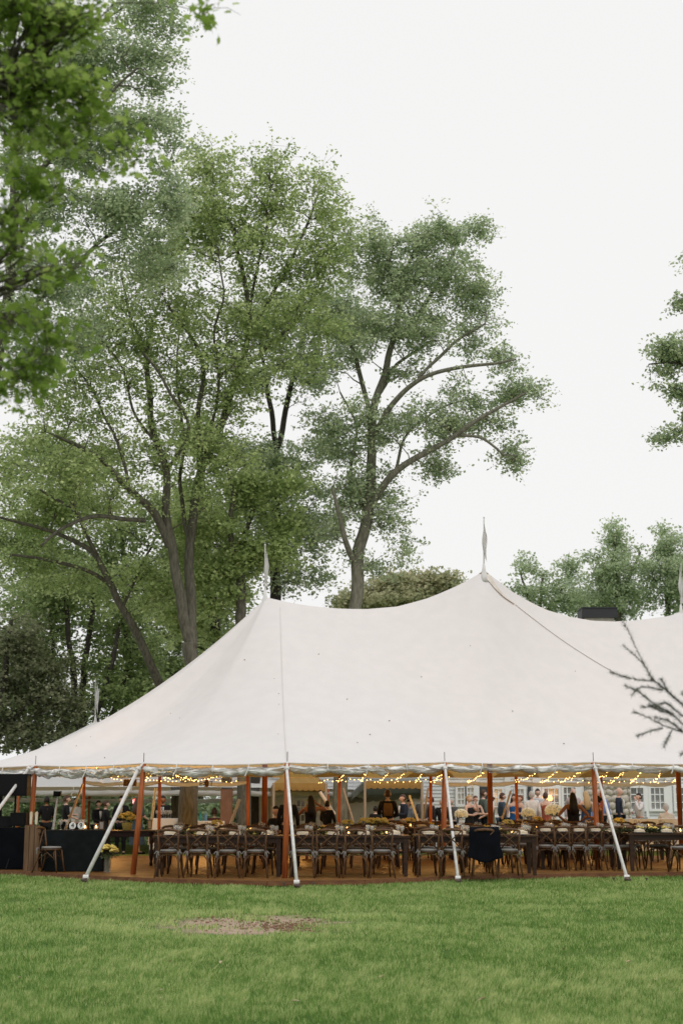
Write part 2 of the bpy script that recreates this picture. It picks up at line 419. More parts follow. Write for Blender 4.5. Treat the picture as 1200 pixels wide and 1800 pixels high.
def person(px, Y, label, rz=0, pose='down', h=1.75, top=BLACK, sleeve='wr', bottom=BLACK, dress=None, hair='dark', hairlen='short',
           skin='skin', shirt=None, tie=None, z=None, hold=None, vest=None, group='wedding guests beyond the tables'):
    if Y >= 40: Y = 45 + (Y - 40) * .55; h *= 1.04       # these guests stand on the lawn beyond the tent
    X = (px - 600) / 2500 * Y * 1.02
    zz = gz(X, Y) if z is None else z
    r = empty('person', (X, Y, zz), rz); s = h / 1.75; r.scale = (s, s, s)
    tag(r, label, 'person', group)
    J = skel(pose)
    def body():
        n1, e1 = legs_ne(); n2, e2 = tors_ne()
        names = n1 + [x for x in n2 if x not in n1]
        vf = chain(J, names, e1 + e2); mb = MB(); mb.add(*vf); add_head(mb, J)
        add_hand(mb, J, 'L', pose); add_hand(mb, J, 'R', pose)
        return mb
    mb = pmesh((pose, 'body'), body)
    mb.build('body', [M[skin], M['eye'], M['lip']], r, True)
    c = J['neck'] + Vector((0, -.015, .10))
    # hair
    hb = MB()
    n, m = 14, 8; vs = []
    for i in range(m + 1):
        t = -.55 + (PI / 2 + .55) * i / m
        for k in range(n):
            a = 2 * PI * k / n; y = math.sin(a) * math.cos(t)
            rr = 1.10; zc = math.sin(t)
            # hairline: pull the front lower half back inside the skull
            if y < -.15 and zc < .42: rr = .90
            if hairlen == 'bald': rr = 1.0 if y > .1 and zc < .25 else .88
            vs.append(c + Vector((.078 * math.cos(a) * math.cos(t) * rr, .099 * y * rr + .006, .118 * zc * rr)))
    hb.add(vs, [(i * n + k, i * n + (k + 1) % n, (i + 1) * n + (k + 1) % n, (i + 1) * n + k) for i in range(m) for k in range(n)])
    if hairlen == 'long':
        hb.tube([c + Vector((0, .03, .08)), c + Vector((0, .075, -.04)), c + Vector((0, .105, -.18)), c + Vector((0, .13, -.34)), c + Vector((0, .12, -.46))], [.07, .098, .115, .11, .05], 12, flat=.62)
    if hairlen == 'bun': hb.ball(c + Vector((0, .105, .03)), .05, 8, 6)
    hb.build('hair', M_hair(hair), r, True)
    # clothes
    def garment(arm, add=.012):
        n2, e2 = tors_ne(arm, neck=False); return chain(J, n2, e2, 1.04, add)
    if dress is None:
        vf = pmesh((pose, 'top', sleeve), lambda: garment(sleeve))
        vf2 = [Vector(v) for v in vf[0]]
        link('jacket' if shirt else 'shirt', fromvf((vf2, vf[1]), 'top'), cloth(top), r, True)
        vf = pmesh((pose, 'trousers'), lambda: chain(J, *legs_ne('an'), 1.05, .012))
        link('trousers', fromvf(vf, 'trousers'), cloth(bottom), r, True)
    else:
        if pose == 'seat':
            vf = pmesh((pose, 'dressseat'), lambda: chain(J, *legs_ne('kn'), 1.1, .03)); link('skirt', fromvf(vf, 'skirt'), cloth(dress), r, True)
        else:
            sk_ = MB(); prof = [(.30, .30), (.27, .5), (.225, .75), (.185, .93), (.15, 1.08), (.158, 1.2), (.168, 1.32), (.150, 1.37)]
            n = 16; vs = []
            for (rr, z_) in prof:
                for k in range(n):
                    a = 2 * PI * k / n; w = 1 + (.06 * math.sin(4 * a) if z_ < .8 else 0)
                    vs.append(Vector((rr * w * math.cos(a), rr * w * math.sin(a) * .72, z_)))
            sk_.add(vs, [(i * n + k, i * n + (k + 1) % n, (i + 1) * n + (k + 1) % n, (i + 1) * n + k) for i in range(len(prof) - 1) for k in range(n)])
            sk_.build('dress', cloth(dress), r, True)
        if sleeve:
            vf = pmesh((pose, 'top', sleeve), lambda: garment(sleeve)); link('bodice', fromvf(vf, 'bodice'), cloth(top if top != BLACK else dress), r, True)
    dz = J['chest'].z
    if shirt:
        b = MB(); b.tube([(0, -.126, dz + .13), (0, -.140, dz), (0, -.135, dz - .14)], [.055, .048, .02], 10, flat=.45); b.build('shirt_front', cloth(shirt), r, True)
    if tie == 'long':
        b = MB(); b.tube([(0, -.155, dz + .13), (0, -.168, dz), (0, -.160, dz - .14)], [.014, .02, .022], 6, flat=.5); b.build('tie', cloth(BLACK), r)
    if tie == 'bow':
        b = MB()
        for s_ in (-1, 1): b.tube([(0, -.155, dz + .155), (s_ * .05, -.15, dz + .155)], [.010, .024], 6, flat=.5)
        b.build('bow_tie', cloth(BLACK), r)
    if vest:
        b = MB(); b.tube([(0, .118, dz + .12), (0, .150, dz), (0, .140, dz - .2)], [.10, .12, .11], 12, flat=.35); b.build('vest_back', cloth(vest), r, True)
    # shoes
    b = MB()
    for k in SIDE:
        t = J['toe' + k]; a = J['an' + k]
        b.tube([a + Vector((0, .05, -.05)), a + Vector((0, -.03, -.045)), t + Vector((0, -.02, -.008)), t + Vector((0, -.07, -.012))], [.035, .048, .045, .025], 8)
    b.build('shoe', cloth(BLACK), r, True)
    if hold == 'phone':
        p = (J['wrL'] + J['wrR']) / 2 + Vector((0, -.03, .12)); b = MB(); b.box(p, (.15, .009, .075)); o = b.build('phone', M['phone']); tag(o, 'phone held up by the dark haired guest in black', 'phone')
        o.location = r.location; o.rotation_euler = r.rotation_euler; o.scale = r.scale
    return r
def M_hair(h): return HAIR[h]
P = person; F = PI
# facing: rz 0 faces the camera, PI away
P(103, 43, 'guest in black tee seen from behind, left of the tripod', F + .5, 'cup', sleeve='el', skin='skintan')
P(136, 42, 'man in black shirt bending over the navy table, by the tilted wooden brace', -1.2 + F, 'cup', sleeve='el', hair='brown')
P(152, 45, 'guest half hidden behind the dark red inner pole at left', .4, 'down', top=WHITE, shirt=None)
P(190, 45, 'dark suited guest holding a small white card at left', .9, 'cup', h=1.66, shirt=WHITE)
P(203, 43, 'woman in black with a braided bun, left of the yellow bucket', 2.0, 'cup', h=1.62, dress=BLACK, hair='brown', hairlen='bun')
P(229, 44, 'man in black suit with open beige shirt, beside the red exit sign', .1, 'down', shirt=(.45, .36, .24), h=1.78)
P(257, 40, 'woman with long brown hair in slate blue dress behind the second pole', 2.4, 'cup', dress=(.05, .075, .10), sleeve='el', hair='brown', hairlen='long', h=1.66)
P(299, 42, 'bearded bartender in black suit and tie behind the glasses', 0, 'down', shirt=WHITE, tie='long', skin='skintan', h=1.74)
P(386, 46, 'person in patterned maroon shirt seated with back turned near the grey tree trunk', F, 'seat', top=(.13, .05, .04), hair='brown', h=1.9)
P(449 + 41, 36, 'young dark haired man in black seated left of the middle pole', -.6, 'seat', h=1.8, top=BLACK, sleeve='el')
P(510, 35, 'figure in a black coat standing behind the middle pole', F, 'down', h=1.68)
P(548, 36.5, 'woman with long dark hair in black raising a phone with both arms', F + .3, 'armup', dress=BLACK, skin='skintan', hairlen='long', h=1.63, sleeve=None, hold='phone')
P(576, 39, 'guest in black leaning behind the pale pole right of the phone', F - .5, 'cup', h=1.5)
P(657, 42, 'child in black with dark hair seen from behind', F, 'down', h=1.42)
P(678, 38.5, 'man in black shirt and tan backed vest facing away', F, 'cup', h=1.78, vest=(.22, .12, .04), hair='brown')
P(704, 40, 'man in navy suit turned in profile beside the vested man', -1.2, 'cup', top=NAVY, shirt=WHITE, h=1.7, hair='brown')
P(714, 44, 'guest in pale blue shirt half behind the navy suited man', -.9, 'down', top=(.35, .42, .55), h=1.6)
P(737, 43, 'tall guest in charcoal suit with back turned, left of the dark red pole', F, 'down', top=GREY, h=1.72, hair='grey')
P(751, 40, 'dark suited guest with dark hair right beside the charcoal suit', -1.9, 'down', h=1.62)
P(769, 42, 'white haired man with bow tie and dinner jacket', .1, 'down', shirt=WHITE, tie='bow', hair='grey', h=1.56)
P(785, 44, 'grey haired man in dark suit behind the fourth orange pole', -.6, 'down', top=GREY, hair='grey', h=1.58)
P(815, 42, 'blonde woman in strapless black dress, left of the first bright window', .9, 'face', dress=BLACK, sleeve=None, hair='blonde', hairlen='bun', h=1.64)
P(826, 44, 'woman with auburn hair in dark dress next to the blonde guest', .3, 'fold', dress=BLACK, sleeve=None, hair='red', h=1.62)
P(839, 46, 'man in grey green jacket looking sideways past the bright window', 1.9, 'down', top=(.12, .15, .13), hair='brown', h=1.80)
P(852, 41, 'brunette woman with bare shoulders in sage dress reaching across', -1.4, 'cup', dress=(.16, .17, .12), sleeve=None, hair='brown', hairlen='bun', h=1.60)
P(871, 43, 'man in slate blue suit turned right beside the inner pole', 1.8, 'down', top=(.05, .08, .12), bottom=(.05, .08, .12), h=1.68, hair='brown')
P(891, 43, 'woman in bright blue dress smiling', .2, 'down', dress=(.02, .12, .33), sleeve=None, hair='brown', hairlen='long', h=1.64)
P(902, 41.5, 'woman in dark blue dress with bare arms hugging the woman in bright blue', -1.2, 'fold', dress=(.03, .05, .12), sleeve=None, hair='red', h=1.60)
P(921, 41, 'grey haired man in white shirt and blue trousers seen from behind', F, 'down', top=WHITE, bottom=NAVY, hair='grey', h=1.72)
P(931, 45, 'man in light shirt facing the camera between two guests', 0, 'down', top=(.6, .6, .62), h=1.80)
P(944, 42, 'woman in rust coloured dress with an open back', F, 'down', dress=(.38, .10, .055), sleeve=None, hair='brown', h=1.68)
P(990, 37.5, 'woman with long black hair in black top, hands on her hips', F, 'hips', top=BLACK, bottom=NAVY, sleeve=None, skin='skintan', hairlen='long', h=1.70, dress=BLACK)
P(991, 46, 'bald man partly behind the woman with hands on hips', 0, 'down', top=(.5, .42, .42), hairlen='bald', hair='grey', h=1.82)
P(1012, 43, 'woman with long platinum hair in a navy dress', F + .3, 'cup', dress=(.02, .05, .11), sleeve=None, hair='blonde', hairlen='long', h=1.72)
P(1032, 38.5, 'woman with tied dark hair in olive brown dress, left of the right orange pole', -1.9, 'cup', dress=(.09, .065, .03), sleeve='sh', skin='skintan', hairlen='bun', h=1.62)
P(1037, 45, 'man in periwinkle shirt behind the woman in olive', -.3, 'down', top=(.22, .27, .55), hairlen='bald', hair='brown', h=1.76)
P(1068, 42, 'bald man in navy suit standing before the stone chimney', 1.3, 'down', top=NAVY, bottom=NAVY, shirt=WHITE, hairlen='bald', hair='grey', h=1.82)
P(1102, 42, 'man in white shirt touching his face beside the dark window', -1.2, 'face', top=WHITE, bottom=NAVY, h=1.66)
P(1147, 40, 'seated guest with grey blond hair under the right windows', F, 'seat', top=(.55, .5, .42), hair='grey', h=1.78)
P(1196, 39, 'seated guest with auburn hair at the right edge', F - .8, 'seat', top=(.4, .13, .06), hair='red', hairlen='long', h=1.8)

# ================================================================== ground
FE = [(-160, 1518), (0, 1530), (200, 1541), (330, 1546), (470, 1549), (640, 1547), (840, 1538.5), (1050, 1535), (1200, 1533), (1330, 1531)]
FEW = [ground(px, py, .1) for px, py in FE]
apex = min(range(len(FEW)), key=lambda i: FEW[i].y)
def floor_y(x):
    xs = [p.x for p in FEW]; ys = [p.y for p in FEW]; return float(np.interp(x, xs, ys))
def make_ground():
    xs = np.concatenate([np.linspace(-300, -20, 12), np.linspace(-18, 18, 60), np.linspace(20, 300, 12)])
    ys = np.concatenate([np.linspace(-20, 60, 90), np.linspace(65, 900, 30)])
    vs = [(x, y, gz(x, y) - (0.12 if (-8 < x < 9 and floor_y(x) + .3 < y < 38.0) else 0) - .0 + .012 * mnoise.noise(Vector((x * .5, y * .5, 0)))) for y in ys for x in xs]
    nx = len(xs); fs = [(j * nx + i, j * nx + i + 1, (j + 1) * nx + i + 1, (j + 1) * nx + i) for j in range(len(ys) - 1) for i in range(nx - 1)]
    mb = MB(); mb.add(vs, fs)
    m = bpy.data.materials.new('lawn'); m.use_nodes = True; n = m.node_tree; p = n.nodes['Principled BSDF']; p.inputs['Roughness'].default_value = .95; p.inputs['Specular IOR Level'].default_value = .1
    tc = n.nodes.new('ShaderNodeTexCoord')
    def noise_(s, d=4):
        k = n.nodes.new('ShaderNodeTexNoise'); k.inputs['Scale'].default_value = s; k.inputs['Detail'].default_value = d; n.links.new(tc.outputs['Object'], k.inputs[0]); return k
    def ramp(src, a, ca, b, cb):
        r = n.nodes.new('ShaderNodeValToRGB'); r.color_ramp.elements[0].position = a; r.color_ramp.elements[1].position = b
        r.color_ramp.elements[0].color = (*ca, 1); r.color_ramp.elements[1].color = (*cb, 1); n.links.new(src, r.inputs[0]); return r
    g = ramp(noise_(.8, 6).outputs[0], .35, (.065, .12, .026), .65, (.13, .19, .05))
    d = ramp(noise_(6, 6).outputs[0], .3, (.33, .23, .18), .7, (.42, .33, .25))
    # bare patch: distance from its centre, broken up by noise
    sep = n.nodes.new('ShaderNodeVectorMath'); sep.operation = 'SUBTRACT'; n.links.new(tc.outputs['Object'], sep.inputs[0]); sep.inputs[1].default_value = (PATCH[0], PATCH[1], 0)
    sc = n.nodes.new('ShaderNodeVectorMath'); sc.operation = 'MULTIPLY'; n.links.new(sep.outputs[0], sc.inputs[0]); sc.inputs[1].default_value = (1 / PATCH[2], 1 / PATCH[3], 0)
    ln = n.nodes.new('ShaderNodeVectorMath'); ln.operation = 'LENGTH'; n.links.new(sc.outputs[0], ln.inputs[0])
    ad = n.nodes.new('ShaderNodeMath'); ad.operation = 'ADD'; n.links.new(ln.outputs['Value'], ad.inputs[0])
    nn = noise_(2.2, 5); n.links.new(nn.outputs[0], ad.inputs[1])
    mr = n.nodes.new('ShaderNodeMapRange'); mr.inputs[1].default_value = 1.55; mr.inputs[2].default_value = 1.15; n.links.new(ad.outputs[0], mr.inputs[0])
    mx = n.nodes.new('ShaderNodeMix'); mx.data_type = 'RGBA'; n.links.new(mr.outputs[0], mx.inputs[0]); n.links.new(g.outputs[0], mx.inputs[6]); n.links.new(d.outputs[0], mx.inputs[7])
    n.links.new(mx.outputs[2], p.inputs['Base Color'])
    tag(mb.build('lawn', m), kind='structure')
a_ = ground(440, 1625); PATCH = (a_.x, a_.y, 1.3, 1.6)
make_ground()
# grass blades over the lawn
def grass():
    N = 1150000
    u = rng.random(N); Y = 6.2 * (33 / 6.2) ** u           # density ~ 1/Y
    X = (rng.random(N) * 2 - 1) * (Y * .31 + 1.3)
    fy = np.interp(X, [p.x for p in FEW], [p.y for p in FEW])
    d = np.hypot((X - PATCH[0]) / PATCH[2], (Y - PATCH[1]) / PATCH[3])
    nz = np.array([mnoise.noise(Vector((x * 1.3, y * 1.3, 3))) for x, y in zip(X[::1], Y[::1])])
    nl = np.array([mnoise.noise(Vector((x * .35, y * .35, 9))) for x, y in zip(X, Y)])
    nc = np.array([mnoise.noise(Vector((x * 8, y * 3.5, 5))) + .7 * mnoise.noise(Vector((x * 21, y * 9, 2))) for x, y in zip(X, Y)])
    keep = (Y < fy - .03) & (rng.random(N) < np.clip((d + nz * 1.0 - .66) * 1.4, .07, 1)) & (rng.random(N) < .8 + nz)
    X, Y, nz, nl, d, nc = X[keep], Y[keep], nz[keep], nl[keep], d[keep], nc[keep]; n = len(X)
    h = (.024 + .026 * rng.random(n)) * (1 + .4 * nz + .5 * nc) * (1 + .10 * (Y / 12)); w = .0038 * (Y / 8) ** .75 * (.7 + .6 * rng.random(n))
    a = rng.random(n) * 2 * PI; lean = rng.normal(0, .35, (n, 2)) * h[:, None] + np.stack([nl + nc, nz - nc], 1) * h[:, None] * .5
    v = np.zeros((n, 3, 3), np.float32)
    v[:, 0] = np.stack([X - np.cos(a) * w, Y - np.sin(a) * w, np.zeros(n) - .012], 1)
    v[:, 1] = np.stack([X + np.cos(a) * w, Y + np.sin(a) * w, np.zeros(n) - .012], 1)
    v[:, 2] = np.stack([X + lean[:, 0], Y + lean[:, 1], h], 1)
    me = bpy.data.meshes.new('grass'); me.vertices.add(n * 3); me.vertices.foreach_set('co', v.ravel())
    me.loops.add(n * 3); me.loops.foreach_set('vertex_index', np.arange(n * 3, dtype=np.int32))
    me.polygons.add(n); me.polygons.foreach_set('loop_start', np.arange(0, n * 3, 3, dtype=np.int32)); me.update()
    t = me.attributes.new('tint', 'FLOAT', 'FACE')
    yel = np.exp(-((d - 1.2) / .5) ** 2) * .22
    t.data.foreach_set('value', np.clip(.46 + nl * .34 + nz * .26 + nc * .5 + yel + rng.normal(0, .32, n), 0, 1).astype(np.float32))
    o = link('grass', me, leafmat('grass_blade', (.090, .195, .034), (.215, .37, .078), (.58, .64, .27), .42, .5))
    tag(o, 'short mown green lawn grass in front of the tent', 'grass', kind='stuff')
grass()
# chips and leaves lying about
mb = MB()
for i in range(420):
    if i < 260: p = ground(random.gauss(505, 34), random.gauss(1629, 5.5))
    else: p = ground(random.gauss(430, 75), random.gauss(1622, 13))
    s = random.uniform(.012, .05)
    mb.box((p.x, p.y, .012), (s, s * .5, .008), Matrix.Rotation(random.uniform(0, PI), 3, 'Z') @ Matrix.Rotation(random.uniform(-.6, .6), 3, 'X'))
tag(mb.build('wood_chips', M['chip']), 'reddish brown wood chips scattered on the bare patch of lawn', 'wood chips', kind='stuff')
mb = MB()
for (px, py) in [(109, 1551), (190, 1611), (388, 1691), (285, 1740), (284, 1756), (755, 1736), (1105, 1690), (845, 1757), (990, 1668), (70, 1598), (35, 1718), (645, 1641), (930, 1640), (670, 1717), (1150, 1722), (520, 1760), (300, 1690), (860, 1600)]:
    p = ground(px, py, .05); s = random.uniform(.02, .04); a = random.uniform(0, PI)
    R = Matrix.Rotation(a, 3, 'Z') @ Matrix.Rotation(random.uniform(-.5, .5), 3, 'Y')
    mb.add([p + R @ Vector(q) * s for q in ((-1, 0, 0), (-.3, .5, .25), (.5, .45, .2), (1.1, 0, -.1), (.4, -.5, .25), (-.4, -.45, .2))], [(0, 1, 2, 3, 4, 5)])
tag(mb.build('fallen_leaves', M['dryleaf']), 'pale dry leaves scattered over the lawn', 'leaves', kind='stuff')

# ================================================================== wood floor: boards
fl = empty('floor', (0, 0, 0)); tag(fl, 'varnished wooden floor laid under the tent', kind='structure')
Lf = FEW[:apex + 1]; Rf = FEW[apex:]
def xl(y): return float(np.interp(y, [p.y for p in reversed(Lf)], [p.x for p in reversed(Lf)]))
def xr(y): return float(np.interp(y, [p.y for p in Rf], [p.x for p in Rf]))
y = FEW[apex].y + .02; BW = .19; row = 0
while y < 38.2:
    y0, y1 = y, y + BW - .006
    cuts = [0, .3 + .12 * math.sin(row * 2.1), .66 + .1 * math.sin(row * 3.7), 1]
    a0, b0, a1, b1 = xl(y0), xr(y0), xl(y1), xr(y1)
    for k in range(3):
        if b0 - a0 < .4 and k: continue
        c0, c1 = (cuts[k], cuts[k + 1]) if b0 - a0 >= .4 else (0, 1)
        g = .004
        zt = .1 + random.uniform(-.0015, .0015)
        q = [(a0 + (b0 - a0) * c0 + g, y0), (a0 + (b0 - a0) * c1 - g, y0), (a1 + (b1 - a1) * c1 - g, y1), (a1 + (b1 - a1) * c0 + g, y1)]
        mb = MB(); mb.add([(x_, y_, .06) for x_, y_ in q] + [(x_, y_, zt) for x_, y_ in q], [(4, 5, 6, 7), (0, 1, 5, 4), (1, 2, 6, 5), (2, 3, 7, 6), (3, 0, 4, 7)])
        mb.build('plank', M['floor'], fl)
    y += BW; row += 1
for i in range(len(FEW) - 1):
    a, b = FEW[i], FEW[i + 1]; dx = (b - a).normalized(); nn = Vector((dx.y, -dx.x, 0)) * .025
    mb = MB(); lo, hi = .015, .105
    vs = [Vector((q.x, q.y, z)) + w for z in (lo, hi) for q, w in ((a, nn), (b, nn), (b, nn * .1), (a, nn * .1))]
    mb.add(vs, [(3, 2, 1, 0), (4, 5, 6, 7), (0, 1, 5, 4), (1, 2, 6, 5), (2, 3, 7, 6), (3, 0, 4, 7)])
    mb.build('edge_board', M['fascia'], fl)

# ================================================================== main sailcloth tent
tent = empty('sailcloth_tent', (1.5, 33, 0)); TL = Vector((1.5, 33, 0))
tag(tent, 'huge off-white peaked sailcloth tent on varnished orange wooden poles', 'tent')
def TP(o):  # children built in world coordinates
    o.location = -TL; return o
# side pole positions (base pixel, top pixel); depth from the base
SP = [((47, 1535), (63, 1345)), ((233, 1546), (253, 1341)), ((500, 1553), (505, 1340)), ((777, 1542), (781, 1339)), ((1050, 1535), (1042, 1339)), ((1330, 1533), (1316, 1341))]
bases = [ground(b[0], b[1]) for b, t in SP]
tops = [at(t[0], t[1], bases[i].y + .10) for i, (b, t) in enumerate(SP)]
ridge_px = [(468, 1050), (490, 1055), (520, 1061.5), (560, 1067), (600, 1070), (640, 1071), (700, 1066), (750, 1052), (790, 1036), (820, 1021), (836, 1012), (850, 1002),
            (868, 1016), (900, 1040), (930, 1058), (960, 1072), (1000, 1084), (1040, 1091), (1080, 1092.5), (1120, 1090), (1160, 1085), (1180, 1082), (1197, 1074)]
P1Y, P2Y, P3Y = 34.5, 35.3, 37.2
def rY(px): return float(np.interp(px, [468, 850, 1197], [P1Y, P2Y, P3Y]))
RID = [at(px, py, rY(px)) for px, py in ridge_px]
# eave ring: front poles, round right end, back, round left end  -> (point, ridge px it hangs from)
E = []
front_s = [468, 468, 492, 800, 1040, 1197]
for i, tp in enumerate(tops): E.append((tp, front_s[i]))
ez = 2.28
E += [(Vector((11.6, 33.5, ez)), 1197), (Vector((12.8, 37.5, ez)), 1197), (Vector((11.6, 42, ez)), 1197)]
back_px = [(1193, 1197), (1056, 1100), (906, 950), (756, 800), (597, 620), (437, 500), (285, 468), (155, 468)]
BY = 43.5
for px, s in back_px: E.append((Vector(((px - 600) / 2500 * (BY + .2) * .985, BY + (px - 600) * .0008, 2.24)), s))
E += [(Vector((-9.4, 39.8, ez)), 468), (Vector((-10.0, 35.6, ez)), 468), (Vector((-8.7, 31.7, 2.27)), 468)]
# densify ring
KR = 12; n = len(E); ring = []
ptsE = [e[0] for e in E]
dens = catmull(ptsE, KR, closed=True)
for i in range(n):
    s0, s1 = E[i][1], E[(i + 1) % n][1]
    for j in range(KR):
        t = j / KR; p = dens[i * KR + j].copy(); q = ptsE[i].lerp(ptsE[(i + 1) % n], t)
        p = p * .35 + q * .65                       # canvas edge runs nearly straight between poles
        p.z -= .035 * math.sin(PI * t)
        ring.append((p, s0 + (s1 - s0) * t, t))
rpx = [a for a, b in ridge_px]
def ridge_at(s):
    return Vector([float(np.interp(s, rpx, [r[k] for r in RID])) for k in range(3)])
NV = 28; vs = []
for (p, s, t) in ring:
    top = ridge_at(s)
    dpk = min(abs(s - k) for k in (468, 850, 1197)) / 190
    for j in range(NV + 1):
        v = (j / NV) ** 1.25
        pw = 1.50 - .22 * min(1, dpk) + .38 * sst(-2.5, -7.5, p.x)
        f = (1 - v) ** pw
        q = top.lerp(p, v); q.z = p.z + (top.z - p.z) * f
        # soft scallop: canvas lifts slightly between poles close to the eave
        q.z += .05 * math.sin(PI * t) * v * v * (1 - v) * 3
        vs.append(q)
mbc = MB(); nr = len(ring)
mbc.add(vs, [(i * (NV + 1) + j, i * (NV + 1) + j + 1, ((i + 1) % nr) * (NV + 1) + j + 1, ((i + 1) % nr) * (NV + 1) + j) for i in range(nr) for j in range(NV)])
TP(mbc.build('canopy', M['canvas'], tent, True))
def surf(i, v):   # point on the canopy: ring index, 0 at ridge 1 at eave
    i = i % nr; j = (v ** (1 / 1.25)) * NV; j0 = min(NV - 1, int(j)); a, b = vs[i * (NV + 1) + j0], vs[i * (NV + 1) + j0 + 1]
    return a.lerp(b, j - j0)
def strip(name, pts, w, m, lift=.012):
    mb = MB(); L = []
    for i, p in enumerate(pts):
        t = (pts[min(i + 1, len(pts) - 1)] - pts[max(0, i - 1)]).normalized(); sd = t.cross(Vector((0, -.5, .85))).normalized()
        up = sd.cross(t).normalized(); up = up if up.z > 0 else -up
        L.append((p + up * lift, sd * (w / 2 if not callable(w) else w(i / (len(pts) - 1)) / 2), up))
    v = []
    for p, sd, up in L: v += [p - sd - up * .01, p - sd + up * .004, p + sd + up * .004, p + sd - up * .01]
    mb.add(v, [(a * 4 + k, a * 4 + k + 1, a * 4 + k + 5, a * 4 + k + 4) for a in range(len(L) - 1) for k in range(3)])
    TP(mb.build(name, m, tent))
# seams down the front slope
strip('seam', [surf(2 * KR, k / 30) for k in range(1, 31)], .010, M['seam'], .006)
# heavier lap running from the tall peak to the right, then a thin rope seam
CBVH = BVHTree.FromPolygons([tuple(q) for q in vs], mbc.f)
def pxray_surface(px0, py0, px1, py1, n):
    # points on the front slope of the canopy along a straight run
    out = []
    for k in range(n + 1):
        px = px0 + (px1 - px0) * k / n; py = py0 + (py1 - py0) * k / n + (6 * math.sin(PI * k / n) if n > 1 else 0)
        d = (at(px, py, 30) - EYE).normalized(); h = CBVH.ray_cast(EYE, d)[0]
        if h is not None: out.append(h - d * .015)
    return out
strip('lap_seam', pxray_surface(854, 1011, 903, 1062, 14), lambda t: .16 - .12 * t, M['lap'], .02)
strip('seam', pxray_surface(905, 1063, 1085, 1186, 24), .016, M['seam'], .01)
# eave rope hem
hem = MB(); hp = [r[0] + Vector((0, 0, -.012)) for r in ring]; hem.tube(hp + hp[:1], .014, 6, cap=False)
TP(hem.build('hem', M['pole'] if False else M['lap'], tent))
# peaks: pointed sleeves, finial poles, pennants
def finial(px, pyb, pyt, Y, flagw=.12, parent=tent, loc=TL, wood=True):
    b = at(px, pyb, Y); t = at(px, pyt, Y)
    mb = MB(); H = t.z - b.z
    mb.tube([b - Vector((0, 0, .30)), b - Vector((0, 0, .12)), b, b + Vector((0, 0, .18))], [.15, .085, .050, .026], 12); o = mb.build('peak_sleeve', M['canvas'], parent, True); o.location = -loc
    mb = MB(); mb.tube([b, t], [.022, .012], 8); mb.ball(t, .024); o = mb.build('finial', M['pole'] if wood else M['flag'], parent); o.location = -loc
    # pennant hanging limp down its staff, thin cloth folded into soft pleats
    mb = MB(); NN = 10; v = []
    for i in range(NN + 1):
        f = i / NN; z = t.z - .04 - f * H * .62; w = flagw * .62 * (.35 + .8 * math.sin(PI * min(1, f * .62 + .12)))
        for k in range(5):
            u = k / 4; v.append(Vector((b.x + (u * w) + .02 * math.sin(f * 7) - .02 * f, b.y + .035 * math.sin(u * 9 + f * 3), z - u * .20 * H)))
    mb.add(v, [(i * 5 + k, i * 5 + k + 1, (i + 1) * 5 + k + 1, (i + 1) * 5 + k) for i in range(NN) for k in range(4)])
    o = mb.build('pennant', M['flag'], parent, True); o.location = -loc
finial(466, 1050, 958, P1Y, .12, wood=False); finial(850, 1003, 910, P2Y, .14, wood=False); finial(1196, 1075, 992, P3Y, wood=False)
# centre poles
for px, Y, topz in ((465, P1Y, RID[0].z), (861, P2Y, RID[11].z), (1193, P3Y, RID[-1].z)):
    b = at(px, 1405, Y); mb = MB(); mb.tube([(b.x, b.y, .1), (b.x, b.y, topz - .3)], .065, 12); TP(mb.build('centre_pole', M['pole'], tent, True))
# side poles, front and back
for i, (b, t) in enumerate(zip(bases, tops)):
    mb = MB(); mb.tube([Vector((b.x, b.y, -.02)), Vector((b.x, b.y, 0)).lerp(t, .5) + Vector((.01, 0, 0)), t - Vector((0, 0, .02))], [.055, .056, .05], 12); TP(mb.build('side_pole', M['pole'], tent, True))
    mb = MB(); mb.tube([t - Vector((0, 0, .02)), t + Vector((0, 0, .20))], .009, 6); TP(mb.build('pole_pin', M['steel'], tent))
for px, s in back_px:
    p = Vector(((px - 600) / 2500 * (BY + .2) * .985, BY + (px - 600) * .0008, 2.24)); g = gz(p.x, p.y)
    mb = MB(); mb.tube([(p.x + random.uniform(-.05, .05), p.y, g - .02), p], .048, 10); TP(mb.build('side_pole', M['pole'], tent, True))
# guy straps with ratchets
GUY = [((50, 1352), (-30, 1462), 0), ((243, 1352), (148, 1553), 1), ((504, 1352), (522, 1563), 2), ((782, 1352), (805, 1554), 3), ((1046, 1352), (1102, 1551), 4)]
for (tp, bp, i) in GUY:
    b = ground(*bp) if bp[1] > 1500 else ground(-95, 1550); t = at(tp[0], tp[1], tops[i].y - .12)
    b.z = .05; d = (t - b).normalized(); mb = MB()
    mb.tube([b + d * .10, b.lerp(t, .5) - Vector((0, 0, .02)), t], [.044, .043, .040], 10, flat=.7); gs = TP(mb.build('guy_strap', M['strap'], tent, True))
    mb = MB(); mb.tube([t - d * .02, t + d * .04], .05, 8); u = (tops[i] - t); mb.tube([t, t + u], [.02, .025], 8); TP(mb.build('strap_buckle', M['strap'], tent))
    mb = MB()
    mb.tube([b + d * .08 + Vector((-.05, 0, 0)), b + d * .08 + Vector((.05, 0, 0))], .045, 10); mb.cm = 1
    mb.box(b + d * .02, (.09, .07, .06), Matrix.Rotation(.5, 3, 'X')); mb.tube([b + Vector((.04, 0, .05)), b + Vector((.05, 0, -.12))], .014, 6)
    mb.tube([b + Vector((-.06, -.02, .02)), b + Vector((.07, -.02, .0))], .016, 6)
    TP(mb.build('ratchet', [M['strap'], M['rust']], tent))
